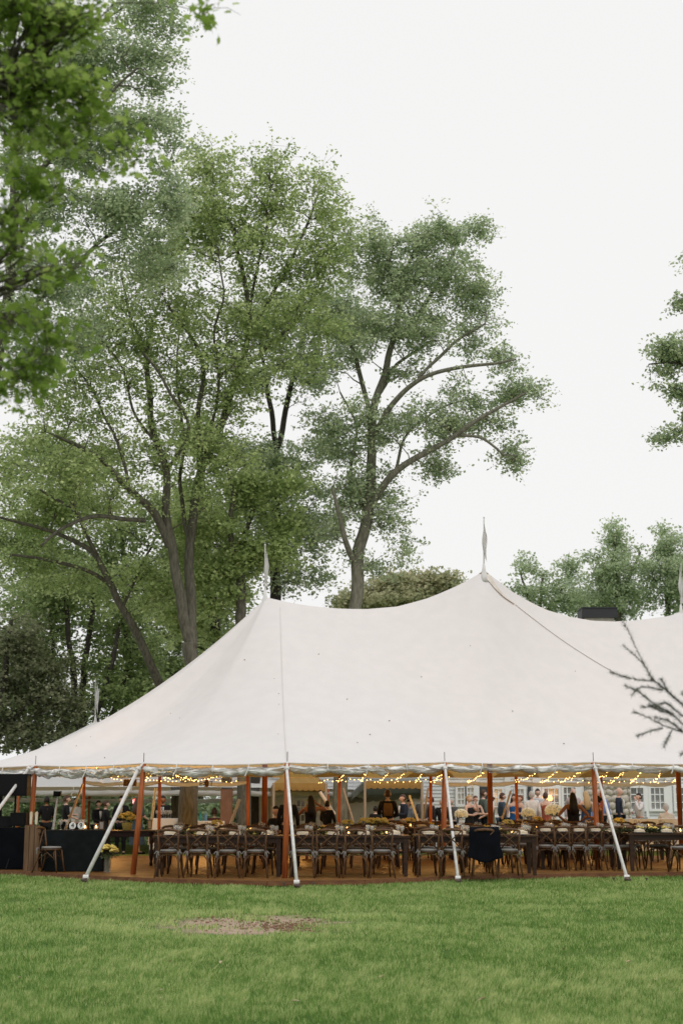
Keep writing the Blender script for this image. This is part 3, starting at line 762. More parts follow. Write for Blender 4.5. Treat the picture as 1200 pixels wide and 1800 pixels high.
for (px, py), lab in zip([(499, 1560), (1078, 1551), (1136, 1552), (551, 1560), (42, 1533)], ['left of the middle guy strap', 'just left of the rightmost guy strap', 'right of the rightmost guy strap', 'right of the middle guy strap', 'at the foot of the leftmost orange pole']):
    p = ground(px, py); mb = MB(); mb.tube([p - Vector((0, 0, .1)), p + Vector((0, 0, .07))], .012, 8); mb.tube([p + Vector((0, 0, .07)), p + Vector((0, 0, .09))], .03, 8)
    tag(mb.build('ground_stake', M['rust']), 'iron stake in the grass ' + lab, 'stake', 'iron stakes in the lawn')
# rolled clear side walls hanging from the eave
def roll(p0s, drop, rr, name='rolled_wall', seed=0, parent=tent, loc=TL, ties=2, rough=1.0, vm=None):
    "p0s: eave points of one bay"
    L = len(p0s); mb = MB(); cyc = []
    for i, p in enumerate(p0s):
        u = i / (L - 1)
        sag = .045 * math.sin(PI * ((u * (ties + 1)) % 1)) * rough
        nz = mnoise.noise(Vector((i * .35 + seed * 7, seed, 0))) * .035 * rough
        cyc.append(p + Vector((0, 0, -drop - sag - nz * .4)))
    n = 14; v = []
    for i, c in enumerate(cyc):
        t = (cyc[min(i + 1, L - 1)] - cyc[max(i - 1, 0)]).normalized(); sd = t.cross(Vector((0, 0, 1))).normalized()
        pinch = min(abs(((i / (L - 1)) * (ties + 1)) - round((i / (L - 1)) * (ties + 1))) * 5, 1)
        for k in range(n):
            a = 2 * PI * k / n
            r = rr * (.72 + .28 * pinch) * (1 + .38 * mnoise.noise(Vector((i * .22 + seed * 3, k * .75, seed))) + .2 * mnoise.noise(Vector((i * .8, k * 1.1, seed + 5))))
            v.append(c + sd * math.cos(a) * r * .9 + Vector((0, 0, math.sin(a) * r)))
    mb.add(v, [(i * n + k, i * n + (k + 1) % n, (i + 1) * n + (k + 1) % n, (i + 1) * n + k) for i in range(L - 1) for k in range(n)])
    o = mb.build(name, vm or M['vinyl'], parent, True); o.location = -loc
    mb = MB(); v = []
    for p, c, i in zip(p0s, cyc, range(L)):
        w = Vector((0, .02 * math.sin(i * 1.3 + seed), 0)); v += [p - Vector((0, 0, .01)), p.lerp(c, .5) + w, c]
    mb.add(v, [(i * 3 + k, i * 3 + k + 1, i * 3 + k + 4, i * 3 + k + 3) for i in range(L - 1) for k in range(2)])
    o2 = mb.build('clear_panel', M['vinylthin'], parent, True); o2.location = -loc
    for k in range(1, ties + 1):
        i = int(k / (ties + 1) * (L - 1)); c = cyc[i]; mb = MB()
        mb.tube([p0s[i], c + Vector((0, -rr * 1.1, .03)), c + Vector((0, -rr * 1.15, -.02)), c + Vector((0, 0, -rr * 1.05))], .010, 6)
        if (seed + k) % 2: mb.tube([c + Vector((0, -rr * 1.15, .02)), c + Vector((-.06, -rr * 1.25, -.12))], [.008, .014], 6)
        o3 = mb.build('tie_strap', M['strap'], parent); o3.location = -loc
def bay(i, k=44):
    a = i * KR; pts = [ring[(a + j) % nr][0] for j in range(KR + 1)]; out = []
    for q in range(k + 1):
        f = q / k * KR; j = min(KR - 1, int(f)); out.append(pts[j].lerp(pts[j + 1], f - j))
    return out
for i in range(5): roll(bay(i, 90), (.13, .12, .10, .095, .095)[i], (.092, .085, .078, .072, .072)[i], seed=i + 1, ties=3)
roll(bay(n_ := len(E) - 1, 50), .14, .1, seed=8, ties=2)
for k, i in enumerate((9, 10, 11, 14, 15)): roll(bay(i, 36), .19, .058, seed=20 + k, ties=1, vm=M['palevinyl'])
for i in (9, 10, 11, 12, 13, 14, 15, 16):
    a = i * KR; v = []; NP_ = 8
    cpt = ring[a % nr][0]; v.append(surf(a, .995) - Vector((0, 0, .02)))
    for k in range(NP_ * 2 + 1):
        th = PI * k / (NP_ * 2); off = math.cos(th) * 3.2; vv = 1 - math.sin(th) * .13
        i0 = int(math.floor(a + off)); f = a + off - i0; q = surf(i0, vv).lerp(surf(i0 + 1, vv), f); v.append(q - Vector((0, 0, .025)))
    mb = MB(); mb.add(v, [(0, k + 1, k + 2) for k in range(NP_ * 2)]); TP(mb.build('corner_patch', M['patch'], tent, True))
# dry bits of leaf caught on the canvas
mb = MB()
for (px, py) in [(490, 1238), (482, 1193), (490, 1219), (489, 1290), (610, 1229), (684, 1267), (650, 1291), (628, 1305), (130 + 5, 1311), (185, 1332), (826, 1135), (990, 1307), (160, 1235 + 60), (316, 1262), (300, 1254), (560, 1150), (740, 1190), (900, 1250), (1010, 1180), (430, 1160)]:
    p = pxray_surface(px, py, px + .01, py, 1)
    if not p: continue
    p = p[0]; s_ = random.uniform(.008, .018)
    mb.box(p + Vector((0, -.03, 0)), (s_ * 2, .008, s_), Matrix.Rotation(random.uniform(-1, 1), 3, 'Y'))
tag(mb.build('leaf_litter', M['chip']), 'small dry leaf bits caught on the canvas roof', 'leaves', kind='stuff')
# ------------------------------------------------------------------ string lights under the back slope
def back_light_string(pts, label, nb=26):
    cat = catmull(pts, 10); r = empty('string_light', pts[0]); tag(r, label, 'string lights', 'warm string lights under the canopy')
    mb = MB(); mb.tube(cat, .006, 4); o = mb.build('cord', M['black'], r); o.location = -Vector(pts[0])
    mb = MB()
    for q in range(nb):
        f = q / nb * (len(cat) - 1); j = int(f); p = cat[j].lerp(cat[min(j + 1, len(cat) - 1)], f - j)
        mb.ball(p + Vector((random.uniform(-.02, .02), 0, -.03 + random.uniform(-.04, .04))), .0125, 6, 4)
    o = mb.build('bulbs', M['bulb'], r); o.location = -Vector(pts[0]); o['kind'] = 'stuff'
def L_(*a): return [at(px, py, Y) for px, py, Y in a]
back_light_string(L_((160, 1357, 41), (190, 1365, 41), (240, 1370, 41), (290, 1371, 41), (350, 1369, 41), (420, 1372, 41)), 'string of warm bulbs along the lower back edge at left', 40)
back_light_string(L_((170, 1350, 38), (215, 1362, 38), (250, 1353, 38), (290, 1364, 38), (330, 1366, 38)), 'swagged string of warm bulbs above the tan exit sign', 42)
back_light_string(L_((255, 1369, 36), (285, 1352, 36), (320, 1362, 36), (350, 1369, 36), (398, 1362, 36)), 'looped string of warm bulbs between second and middle poles', 40)
back_light_string(L_((560, 1372, 41), (620, 1369, 41), (680, 1371, 41), (760, 1370, 41), (790, 1362, 41)), 'string of warm bulbs along the lower back edge at centre', 34)
for k, (a, b) in enumerate([(595, 605), (633, 643), (668, 680), (695, 708), (730, 742), (762, 776)]):
    back_light_string(L_((a, 1372, 40), ((a + b) / 2, 1365, 39), (b + 2, 1356, 37)), ['first', 'second', 'third', 'fourth', 'fifth', 'sixth'][k] + ' short rising run of bulbs from the left above the marquee', 9)
for k, (a, b) in enumerate([(820, 850), (905, 942), (952, 978), (985, 1020), (1040, 1070), (1072, 1096), (1108, 1126), (1148, 1160), (1184, 1194)]):
    back_light_string(L_((a, 1372, 41), ((a + b) / 2, 1366, 40), (b, 1355, 38)), ['first', 'second', 'third', 'fourth', 'fifth', 'sixth', 'seventh', 'eighth', 'ninth'][k] + ' rising run of bulbs counted from the left over the house side', 13)
back_light_string(L_((950, 1371, 41.5), (1030, 1372, 41.5), (1110, 1373, 41.5), (1210, 1371, 41.5)), 'string of warm bulbs along the lower back edge at right', 26)
for i, (a, b, w) in enumerate([(-6.5, 40.2, 40), (-4, 40.6, 42), (-1.3, 40.6, 42), (1.4, 40.6, 42), (4.1, 40.6, 42), (6.8, 40.6, 42), (9.4, 40, 40), (-5, 33.5, 30), (-1, 33.5, 22), (2.5, 34, 30), (6.5, 34.5, 34)]):
    l = bpy.data.lights.new('bulb_light', 'POINT'); l.energy = w * (1.7 if b > 38 else .75); l.color = (1, .47, .12) if b > 38 else (1, .56, .20); l.shadow_soft_size = .35
    lo = bpy.data.objects.new('bulb_light', l); COL.objects.link(lo); lo.location = (a, b, 2.0 if b > 38 else 2.1)

# ================================================================== furniture
def make_chair():
    r = empty('cross_back_chair'); W_ = M['chair']
    # local: sitter faces +Y; back of the chair toward -Y
    mb = MB(); pts = []
    mb.lathe([(.01, .435), (.19, .44), (.215, .455), (.21, .468), (.01, .47)], 20)
    mb.v = [(x * 1.02, y * .98, z) for x, y, z in mb.v]
    mb.build('seat', W_, r, True)
    mb = MB(); mb.lathe([(.01, .47), (.185, .472), (.205, .49), (.19, .512), (.01, .52)], 18); c = mb.build('cushion', M['cushion'], r, True)
    mb = MB()
    for s in (-1, 1):
        for dx, dz in ((.05, -.05), (.01, -.12), (-.03, -.08)): mb.tube([(s * .185, -.17, .49), (s * (.20 + dx * .5), -.215, .50 + dz * .3), (s * (.21 + dx), -.22, .49 + dz)], [.006, .012, .008], 5)
    mb.build('cushion_tie', M['cushion'], c)
    for s in (-1, 1):
        mb = MB(); mb.tube([(s * .235, -.30, 0), (s * .205, -.215, .25), (s * .185, -.18, .45), (s * .185, -.20, .62), (s * .200, -.245, .86)], [.017, .018, .019, .017, .016], 8); mb.build('rear_leg', W_, r, True)
        mb = MB(); mb.tube([(s * .205, .215, 0), (s * .165, .15, .44)], [.016, .019], 8); mb.build('front_leg', W_, r, True)
        mb = MB(); mb.tube([(s * .19, .14, .25), (s * .16, .12, .40), (s * .10, .10, .435)], .011, 6)
        mb.tube([(s * .205, -.20, .26), (s * .20, .0, .40), (s * .185, .16, .26)], .010, 6)
        mb.build('side_brace', W_, r, True)
    mb = MB(); mb.tube([(-.202, -.243, .85), (-.13, -.268, .875), (0, -.275, .885), (.13, -.268, .875), (.202, -.243, .85)], [.020, .026, .028, .026, .020], 8, flat=.55); mb.build('top_rail', W_, r, True)
    for s in (-1, 1):
        mb = MB(); o_ = .012 * s; mb.tube([(s * .18, -.185 + o_ * .3, .50), (s * .05, -.222 + o_, .655), (-s * .07, -.245 + o_, .75), (-s * .185, -.255, .855)], [.012, .013, .013, .012], 6); mb.build('cross_slat', W_, r, True)
    mb = MB(); mb.tube([(-.215, -.24, .19), (-.19, -.21, .33), (-.13, -.18, .405), (0, -.17, .425), (.13, -.18, .405), (.19, -.21, .33), (.215, -.24, .19)], .012, 6); mb.build('arched_brace', W_, r, True)
    return r
chair0 = make_chair(); chair_used = [False]
def chair(x, y, rz, label, group=None, z=.1):
    c = chair0 if not chair_used[0] else copy_tree(chair0); chair_used[0] = True
    c.location = (x, y, z); c.rotation_euler = (0, 0, rz); tag(c, label, 'chair')
    if 'group' in c: del c['group']
    if group: c['group'] = group
    return c
def farm_table(x, y, w, label, d=1.0, rz=0, turned=False):
    r = empty('farm_table', (x, y, .1), rz); tag(r, label, 'table', 'dark wooden farm tables')
    for k in range(5):
        mb = MB(); mb.box((0, (k - 2) * d / 5, .745), (w, d / 5 - .006, .035)); mb.build('board', M['table'], r)
    mb = MB(); mb.box((0, -d / 2 + .07, .675), (w - .16, .022, .10)); mb.box((0, d / 2 - .07, .675), (w - .16, .022, .10))
    mb.box((-w / 2 + .08, 0, .675), (.022, d - .16, .10)); mb.box((w / 2 - .08, 0, .675), (.022, d - .16, .10)); mb.build('apron', M['table'], r)
    for sx in (-1, 1):
        for sy in (-1, 1):
            mb = MB(); c = (sx * (w / 2 - .09), sy * (d / 2 - .09), 0)
            if turned: mb.lathe([(.03, 0), (.04, .04), (.028, .09), (.05, .2), (.055, .3), (.03, .38), (.04, .42), (.03, .46), (.052, .5), (.052, .72)], 10, c)
            else: mb.box((c[0], c[1], .33), (.085, .085, .66), taper=.8); mb.box((c[0], c[1], .69), (.1, .1, .07))
            mb.build('leg', M['table'], r, turned)
    return r
def cl_table(x, y, w, d, h, m, label, z=.1, rz=0, cat='table'):
    r = empty('cloth_covered_table', (x, y, z), rz); tag(r, label, cat)
    mb = MB(); mb.box((0, 0, h - .03), (w - .03, d - .03, .03)); mb.build('tabletop', M['crate'], r)
    mb = MB(); n = 96; v = []; per = 2 * (w + d)
    for L in range(7):
        f = L / 6
        for k in range(n):
            s = k / n * per
            if s < w: p = (-w / 2 + s, -d / 2)
            elif s < w + d: p = (w / 2, -d / 2 + s - w)
            elif s < 2 * w + d: p = (w / 2 - (s - w - d), d / 2)
            else: p = (-w / 2, d / 2 - (s - 2 * w - d))
            sc = 1 + f * (.03 * math.sin(s * 14 + 1.3 * math.sin(s * 5)) + .035)
            v.append((p[0] * sc, p[1] * sc, h - .004 - f * (h - .02)))
    mb.add(v, [(L * n + k, L * n + (k + 1) % n, (L + 1) * n + (k + 1) % n, (L + 1) * n + k) for L in range(6) for k in range(n)])
    mb.add([v[k] for k in range(n)], [tuple(range(n))]); mb.build('tablecloth', m, r, False)
    return r
# small tableware, each a thing of its own
def proto(name, parts, label, cat, group):
    if len(parts) == 1:
        o = parts[0][0].build(name, parts[0][1], None, parts[0][2]); tag(o, label, cat, group); return o
    r = empty(name); tag(r, label, cat, group)
    for mb, m, sm, nm in parts:
        o_ = mb.build(nm, m, r, sm)
        if nm in ('greenery', 'blooms'): o_['kind'] = 'stuff'
    return r
used = {}
NOUN = {'wine glass': 'clear stemmed wine glass', 'plate': 'round white dinner plate', 'napkin': 'folded cream napkin', 'candle': 'small lit votive candle'}
def put(p, loc, rz=0, s=1, label=None, group=None):
    c = p if p.name not in used else copy_tree(p); used[p.name] = 1
    c.location = loc; c.rotation_euler = (0, 0, rz); c.scale = (s, s, s)
    if label: c['label'] = label
    if group: c['group'] = group
    return c
mb = MB(); mb.lathe([(.03, 0), (.034, .004), (.005, .008), (.005, .075), (.028, .095), (.038, .13), (.034, .175), (.033, .175), (.036, .13), (.003, .09)], 10)
glass0 = proto('wine_glass', [(mb, M['glass'], True)], 'clear stemmed wine glass among the place settings', 'wine glass', 'wine glasses on the tables')
mb = MB(); mb.lathe([(.05, 0), (.07, .004), (.125, .016), (.13, .02), (.12, .018), (.06, .008)], 18)
plate0 = proto('plate', [(mb, M['plate'], True)], 'round white dinner plate laid at a seat', 'plate', 'plates on the tables')
mb = MB()
for k in range(3): mb.box((0, 0, .012 + k * .013), (.22 - k * .03, .10 - k * .012, .012), Matrix.Rotation(.05 * k, 3, 'Z'))
mb.tube([(-.11, 0, .03), (0, -.01, .048), (.11, 0, .03)], [.02, .032, .02], 8)
nap0 = proto('napkin', [(mb, M['napkin'], True)], 'folded cream napkin lying on a dinner plate', 'napkin', 'napkins on the plates')
mb = MB(); mb.lathe([(.03, 0), (.035, .01), (.036, .07), (.034, .07), (.032, .012)], 12); mb2 = MB(); mb2.lathe([(.028, .01), (.028, .03)], 10); mb3 = MB(); mb3.lathe([(.004, .03), (.013, .042), (.009, .058), (.001, .078)], 8)
cand0 = proto('votive_candle', [(mb, M['glass'], True, 'glass_cup'), (mb2, M['cream'], True, 'wax'), (mb3, M['flame'], True, 'flame')], 'lit votive candle in a small glass cup on a table', 'candle', 'lit votive candles on the tables')
def bunch(n, rad_, zc, m1, rr=.045, sq=.7):
    mb = MB()
    for i in range(n):
        a = random.uniform(0, 2 * PI); t = random.uniform(-.2, 1); q = math.sqrt(1 - min(1, t * t))
        c = Vector((rad_ * q * math.cos(a), rad_ * q * math.sin(a), zc + rad_ * t * sq))
        for k in range(7):
            b = 2 * PI * k / 7; mb.ball(c + Vector((rr * .6 * math.cos(b), rr * .6 * math.sin(b), random.uniform(-.01, .01))), (rr * .42, rr * .42, rr * .3), 5, 3)
        mb.ball(c + Vector((0, 0, .012)), rr * .45, 6, 4)
    return mb
def leaves_mb(n, rx, ry, rz_, z0, L=.05):
    mb = MB()
    for i in range(n):
        c = Vector((random.gauss(0, rx), random.gauss(0, ry), z0 + abs(random.gauss(0, rz_)))); R = Matrix.Rotation(random.uniform(0, 2 * PI), 3, 'Z') @ Matrix.Rotation(random.uniform(-.9, .5), 3, 'Y')
        mb.add([c, c + R @ Vector((L * .5, L * .22, .01)), c + R @ Vector((L, 0, 0)), c + R @ Vector((L * .5, -L * .22, .01))], [(0, 1, 2, 3)])
    return mb
mb = leaves_mb(150, .22, .06, .03, .01, .07)
gar0 = proto('garland', [(mb, M['green'], False, 'greenery'), (bunch(5, .10, .03, None, .05), M['yellow'], True, 'blooms')], 'trailing greenery garland with yellow blooms down a table', 'garland', 'greenery garlands on the tables')
mb = leaves_mb(60, .10, .10, .05, .12, .06); v_ = MB(); v_.lathe([(.045, 0), (.06, .02), (.055, .13), (.05, .13)], 12)
flo0 = proto('flower_arrangement', [(v_, M['cream'], True, 'vase'), (mb, M['green'], False, 'greenery'), (bunch(16, .13, .20, None, .055), M['yellow'], True, 'blooms')], 'low vase of yellow blooms on a table', 'flowers', 'low vases of yellow flowers')
def dress_table(x, y, w, d=1.0, seats=4, garl=True, z=.1 + .765, both=True, on='the table'):
    n0 = len(COL.objects)
    for k in range(seats):
        sx = x - w / 2 + (k + .5) * w / seats
        for sy in ((-1, 1) if both else (-1,)):
            yy = y + sy * (d / 2 - .19)
            put(plate0, (sx, yy, z)); put(nap0, (sx, yy, z + .018), random.uniform(-.3, .3))
            put(glass0, (sx + .16, yy - sy * -.0 - sy * .14, z)); put(glass0, (sx + .08, yy - sy * .17, z), 0, 1.1)
    for k in range(max(1, int(w / .62))):
        cx = x - w / 2 + (k + .5) * w / max(1, int(w / .62)) + random.uniform(-.06, .06); put(cand0, (cx, y - .10 * (1 if k % 2 else -1.6), z), 0, 1.1)
    if garl:
        for k in range(2): put(gar0, (x + (k - .5) * w * .46, y, z), random.uniform(-.3, .3), 1, ('left' if k == 0 else 'right') + ' greenery garland on the ' + on, 'greenery garlands on the tables')
    for o in list(COL.objects)[n0:]:
        if 'category' in o and o['category'] in NOUN: o['label'] = NOUN[o['category']] + ' on the ' + on; o['group'] = {'wine glass': 'wine glasses', 'plate': 'plates', 'napkin': 'napkins', 'candle': 'candles'}[o['category']] + ' on the ' + on
# --- front row of farm tables (px extents at the front edge)
def X_(px, Y): return (px - 600) / 2500 * Y * 1.018
FY = 28.5
ordn = ['first', 'second', 'third', 'fourth', 'fifth', 'sixth', 'seventh', 'eighth', 'ninth', 'tenth', 'eleventh', 'twelfth', 'thirteenth']
rows = [((282, 502), 'front row farm table at left, between the second and middle poles'), ((508, 716), 'front row farm table at centre, right of the middle pole'), ((722, 932), 'front row farm table with a navy shawl hung over one of its chairs')]
for i, ((a, b), lab) in enumerate(rows):
    yy = FY + (0, .0, .35)[i]; x0, x1 = X_(a, yy - .5), X_(b, yy - .5)
    farm_table((x0 + x1) / 2, yy, x1 - x0, lab); dress_table((x0 + x1) / 2, yy, x1 - x0, on=('left', 'middle', 'right')[i] + ' front row table')
for k, px in enumerate([313, 362, 410, 457, 537, 575, 622, 666, 744, 787, 838, 880]):
    yy = 27.78 + (.35 if px > 700 else 0) + random.uniform(-.06, .05); x = X_(px, yy)
    chair(x, yy, random.uniform(-.16, .16), ordn[k] + ' cross-back chair from the left in the front row, back to the lawn')
    chair(x + random.uniform(-.05, .05) + .05, yy + 1.42, PI + random.uniform(-.08, .08), ordn[k] + ' chair from the left facing the lawn beyond the front tables', 'chairs on the far side of the front tables')
# navy shawl draped over the eleventh chair
yy = 28.13; xs_ = X_(838, yy); mb = MB(); v = []; NX, NZ = 22, 18
for j in range(NZ + 1):
    for i in range(NX + 1):
        u = i / NX * 2 - 1; f = j / NZ
        z = 1.02 - f * (.60 + .05 * math.cos(u * 3)); y_ = -.30 - .05 * f - .02 * math.sin(u * 9 + f * 2) * f
        if j == 0: y_ = -.12
        if j == 1: y_ = -.24; z = 1.02
        v.append((u * (.27 + .06 * f + .015 * math.sin(f * 8)), y_, z))
mb.add(v, [(j * (NX + 1) + i, j * (NX + 1) + i + 1, (j + 1) * (NX + 1) + i + 1, (j + 1) * (NX + 1) + i) for j in range(NZ) for i in range(NX)])
o = mb.build('shawl', M['navy'], None, True); o.location = (xs_, yy, 0); tag(o, 'dark navy shawl draped over the back of a front row chair', 'shawl')
sm = o.modifiers.new('thickness', 'SOLIDIFY'); sm.thickness = .012
# --- second and third rows of tables behind
g2 = 'chairs at the tables behind the front row'
for i, (a, b, yy, lab) in enumerate([(300, 480, 32.2, 'second row table behind leftmost front chairs'), (520, 700, 32.4, 'second row table heaped with yellow flowers'), (640, 790, 36.2, 'third row table before the vested man'),
                                (800, 960, 32.6, 'second row table behind the navy shawl'), (985, 1150, 35.5, 'third row table before the olive dress'), (880, 980, 38.2, 'far table near the hydrangeas')]):
    x0, x1 = X_(a, yy), X_(b, yy); farm_table((x0 + x1) / 2, yy, x1 - x0, lab, .95); dress_table((x0 + x1) / 2, yy, x1 - x0, .95, 4, True, both=False, on=lab)
    for k in range(4):
        cx = x0 + (k + .5) * (x1 - x0) / 4; chair(cx, yy - .72, random.uniform(-.1, .1), ordn[k] + ' chair from left at near side of ' + lab, g2); chair(cx, yy + .72, PI, ordn[k] + ' chair from left at far side of ' + lab, g2)
    put(flo0, ((x0 + x1) / 2, yy, .865), 0, .8, 'low vase of yellow blooms on the ' + lab)
# right: two nearer tables
x0, x1 = X_(930, 31), X_(1072, 31); farm_table((x0 + x1) / 2, 31.4, x1 - x0, 'right farm table lined with close set chairs left of the last pole'); dress_table((x0 + x1) / 2, 31.4, x1 - x0, 1, 5, on='table left of the last pole')
for k in range(6): chair(x0 + (k + .4) * (x1 - x0) / 5.6, 30.7 - .02 * k, random.uniform(-.12, .12), ordn[k] + ' chair from the left along the right farm table', 'chairs tucked along the right farm table')
for k in range(5): chair(x0 + (k + .5) * (x1 - x0) / 5, 32.15, PI, ordn[k] + ' chair from left beyond the right farm table', 'chairs on the far side of the right tables')
x0, x1 = X_(1078, 30.2), X_(1262, 30.2); farm_table((x0 + x1) / 2, 30.5, x1 - x0, 'long farm table at the right edge with thick dark legs'); dress_table((x0 + x1) / 2, 30.5, x1 - x0, 1, 4, on='rightmost table with thick legs')
for k in range(4): chair(x0 + (k + .5) * (x1 - x0) / 4, 31.05, PI + random.uniform(-.1, .1), ordn[k] + ' chair from left tucked beyond the rightmost table', 'chairs on the far side of the right tables')
chair(X_(1172, 29.7), 29.75, .9, 'cross-back chair turned aslant at the end of the rightmost table')
chair(X_(1204, 29.6), 29.75, .05, 'cross-back chair cut by the right edge of the photo')
# garland heap on right tables
for k, px in enumerate((1075, 1100, 1120, 1142)): put(gar0, (X_(px, 30.5), 30.4, .865), random.uniform(-.4, .4), 1.15, ordn[k] + ' of four heaped garlands from the left on the rightmost table')
for (px, yy), w_ in zip(((640, 32.2), (655, 32.3), (668, 32.4)), ('left', 'middle', 'right')): put(flo0, (X_(px, yy), yy, .865), random.uniform(0, 3), .95, w_ + ' one of three yellow flower vases heaped together')
# white hydrangeas
hyd = MB()
for i in range(260):
    a = random.uniform(0, 2 * PI); t = random.uniform(-.5, 1); q = math.sqrt(max(0, 1 - t * t)); hyd.ball((.16 * q * math.cos(a), .16 * q * math.sin(a), .25 + .12 * t), .022, 5, 3)
v_ = MB(); v_.lathe([(.05, 0), (.07, .03), (.06, .16), (.065, .18)], 12)
hyd0 = proto('hydrangea_vase', [(v_, M['glass'], True, 'vase'), (hyd, M['whitepetal'], False, 'blooms'), (leaves_mb(30, .08, .08, .03, .15, .09), M['green'], False, 'greenery')], 'vase of white hydrangeas behind the inner pole at right', 'flowers', 'white hydrangea vases')
put(hyd0, (X_(915, 44.3), 44.3, .80), 0, 1.3, 'vase of white hydrangeas just right of the dark red inner pole'); put(hyd0, (X_(958, 44.3), 44.3, .80), 1, 1.6, 'larger vase of white hydrangeas left of the black haired woman'); put(hyd0, (X_(802, 44.4), 44.4, .8), 2, 1.2, 'vase of white hydrangeas left of the blonde woman')
cl_table(X_(806, 44.4), 44.4, 1.0, .8, .78, M['whitecloth'], 'white draped table carrying the leftmost hydrangea vase', 0)
# white draped tables on the lawn to the right
cl_table(X_(936, 44.3), 44.3, 1.5, .7, .79, M['whitecloth'], 'white draped table carrying the two right hydrangea vases', 0)
cl_table(X_(1122, 44.6), 44.6, 1.5, .8, .97, M['whitecloth'], 'tall white draped bar table under the dark window', 0)
cl_table(X_(1170, 45), 45, 1.3, 1.0, .78, M['whitecloth'], 'round white draped table by the right windows', 0)
# ------------------------------------------------------------------ left corner
DY = 30.6
cl_table(X_(150, 30), 30.3, 1.22, .75, .83, M['charcoal'], 'long table under a charcoal cloth at left with glasses on it')
cl_table(X_(38, DY), 31.2, 1.0, .8, .86, M['navy'], 'table under a dark navy cloth holding music gear at far left')
for k, (dx, rz) in enumerate(((-.30, .1), (-.15, -.1), (-.02, .2), (.15, 0), (.22, .1))): put(glass0, (X_(146, 30) + dx * .9, 30.2, .93), rz, 1.2, 'large stemmed glass on the charcoal cloth table', 'glasses on the charcoal cloth table')
for px, w_ in zip((146, 168, 187), ('left', 'middle', 'right')): put(cand0, (X_(px, 30.1), 30.1, .93), 0, 1.3, w_ + ' one of three votive candles on the charcoal cloth table', 'candles on the charcoal cloth table')
# table number disks in stands
for px, ch, lab in ((148, '4', 'left one of two round white table numbers, reading 4'), (162, '9', 'right one of two round white table numbers, reading 9')):
    r = empty('table_number', (X_(px, 30.05), 30.0, .93)); tag(r, lab, 'table number'); mb = MB(); n = 20
    mb.add([(.07 * math.cos(2 * PI * k / n), d_, .09 + .07 * math.sin(2 * PI * k / n)) for d_ in (0, .012) for k in range(n)], [tuple(range(n)), tuple(range(2 * n - 1, n - 1, -1))] + [(k, n + k, n + (k + 1) % n, (k + 1) % n) for k in range(n)]); mb.build('disk', M['plate'], r)
    c = bpy.data.curves.new('digit', 'FONT'); c.body = ch; c.size = .13; c.extrude = .003; c.align_x = 'CENTER'; c.align_y = 'CENTER'
    t = text_mesh('digit', c); t.parent = r; t.location = (0, -.006, .09); t.rotation_euler = (PI / 2, 0, 0); t.data.materials.append(M['black'])
# framed card
def board(name, px, Y, zb, w, h, m, label, cat, fm=None):
    r = empty(name, (X_(px, Y), Y, zb)); tag(r, label, cat); mb = MB(); mb.box((0, 0, h / 2), (w, .015, h)); mb.build('panel', m, r)
    mb = MB(); t = .012
    for c, s in (((0, -.004, t / 2), (w + .02, .03, t)), ((0, -.004, h + t / 2), (w + .02, .03, t)), ((-w / 2, -.004, h / 2 + t / 2), (t, .026, h)), ((w / 2, -.004, h / 2 + t / 2), (t, .026, h))): mb.box(c, s)
    mb.build('frame', fm or M['crate'], r); return r
board('framed_card', 196, 33, .88, .10, .17, M['plate'], 'small white framed card on the turned leg table', 'sign')
board('framed_card', 211, 33, .88, .09, .20, M['napkin'], 'narrow tan card standing behind the second pole guy strap', 'sign')
board('framed_card', 277, 33.5, .88, .09, .20, M['napkin'], 'tan menu card standing right of the second pole', 'sign')
board('framed_card', 412, 31.8, .88, .12, .10, M['napkin'], 'small tan box card on the table before the twin trunks', 'sign')
board('brown_board', 406, 44.6, gz(-3, 44.6) + .03, .36, 1.92, M['boardbrown'], 'tall brown board leaning by the twin tree trunks', 'board').rotation_euler = (0, .0, .1)
# turned leg table
farm_table(X_(225, 33), 33.1, 1.75, 'turned leg farm table behind the second pole with a yellow bucket', .9, turned=True)
r = empty('flower_bucket', (X_(240, 33), 32.9, .865)); tag(r, 'yellow bucket of yellow and cream roses on the turned leg table', 'flowers')
mb = MB(); mb.lathe([(.09, 0), (.12, .16), (.125, .17), (.11, .165)], 14); mb.build('bucket', M['yellow'], r, True); bunch(26, .18, .26, None, .06).build('blooms', M['yellow'], r, True); leaves_mb(50, .12, .12, .06, .16, .08).build('greenery', M['green'], r)['kind'] = 'stuff'
r = empty('flower_urn', (X_(207, 29.4), 29.5, .1)); tag(r, 'tall glass vase of yellow mums standing on the floor at left', 'flowers')
mb = MB(); mb.lathe([(.07, 0), (.075, .02), (.07, .30), (.078, .31)], 14); mb.build('vase', M['glass'], r, True)
mb = MB()
for k in range(14): a = k * 1.3; mb.tube([(.03 * math.cos(a), .03 * math.sin(a), .02), (.08 * math.cos(a), .08 * math.sin(a), .36)], .006, 5)
mb.build('stems', M['stem'], r); bunch(34, .17, .42, None, .055).build('blooms', M['yellow'], r, True); leaves_mb(70, .12, .12, .05, .30, .09).build('greenery', M['green'], r)['kind'] = 'stuff'
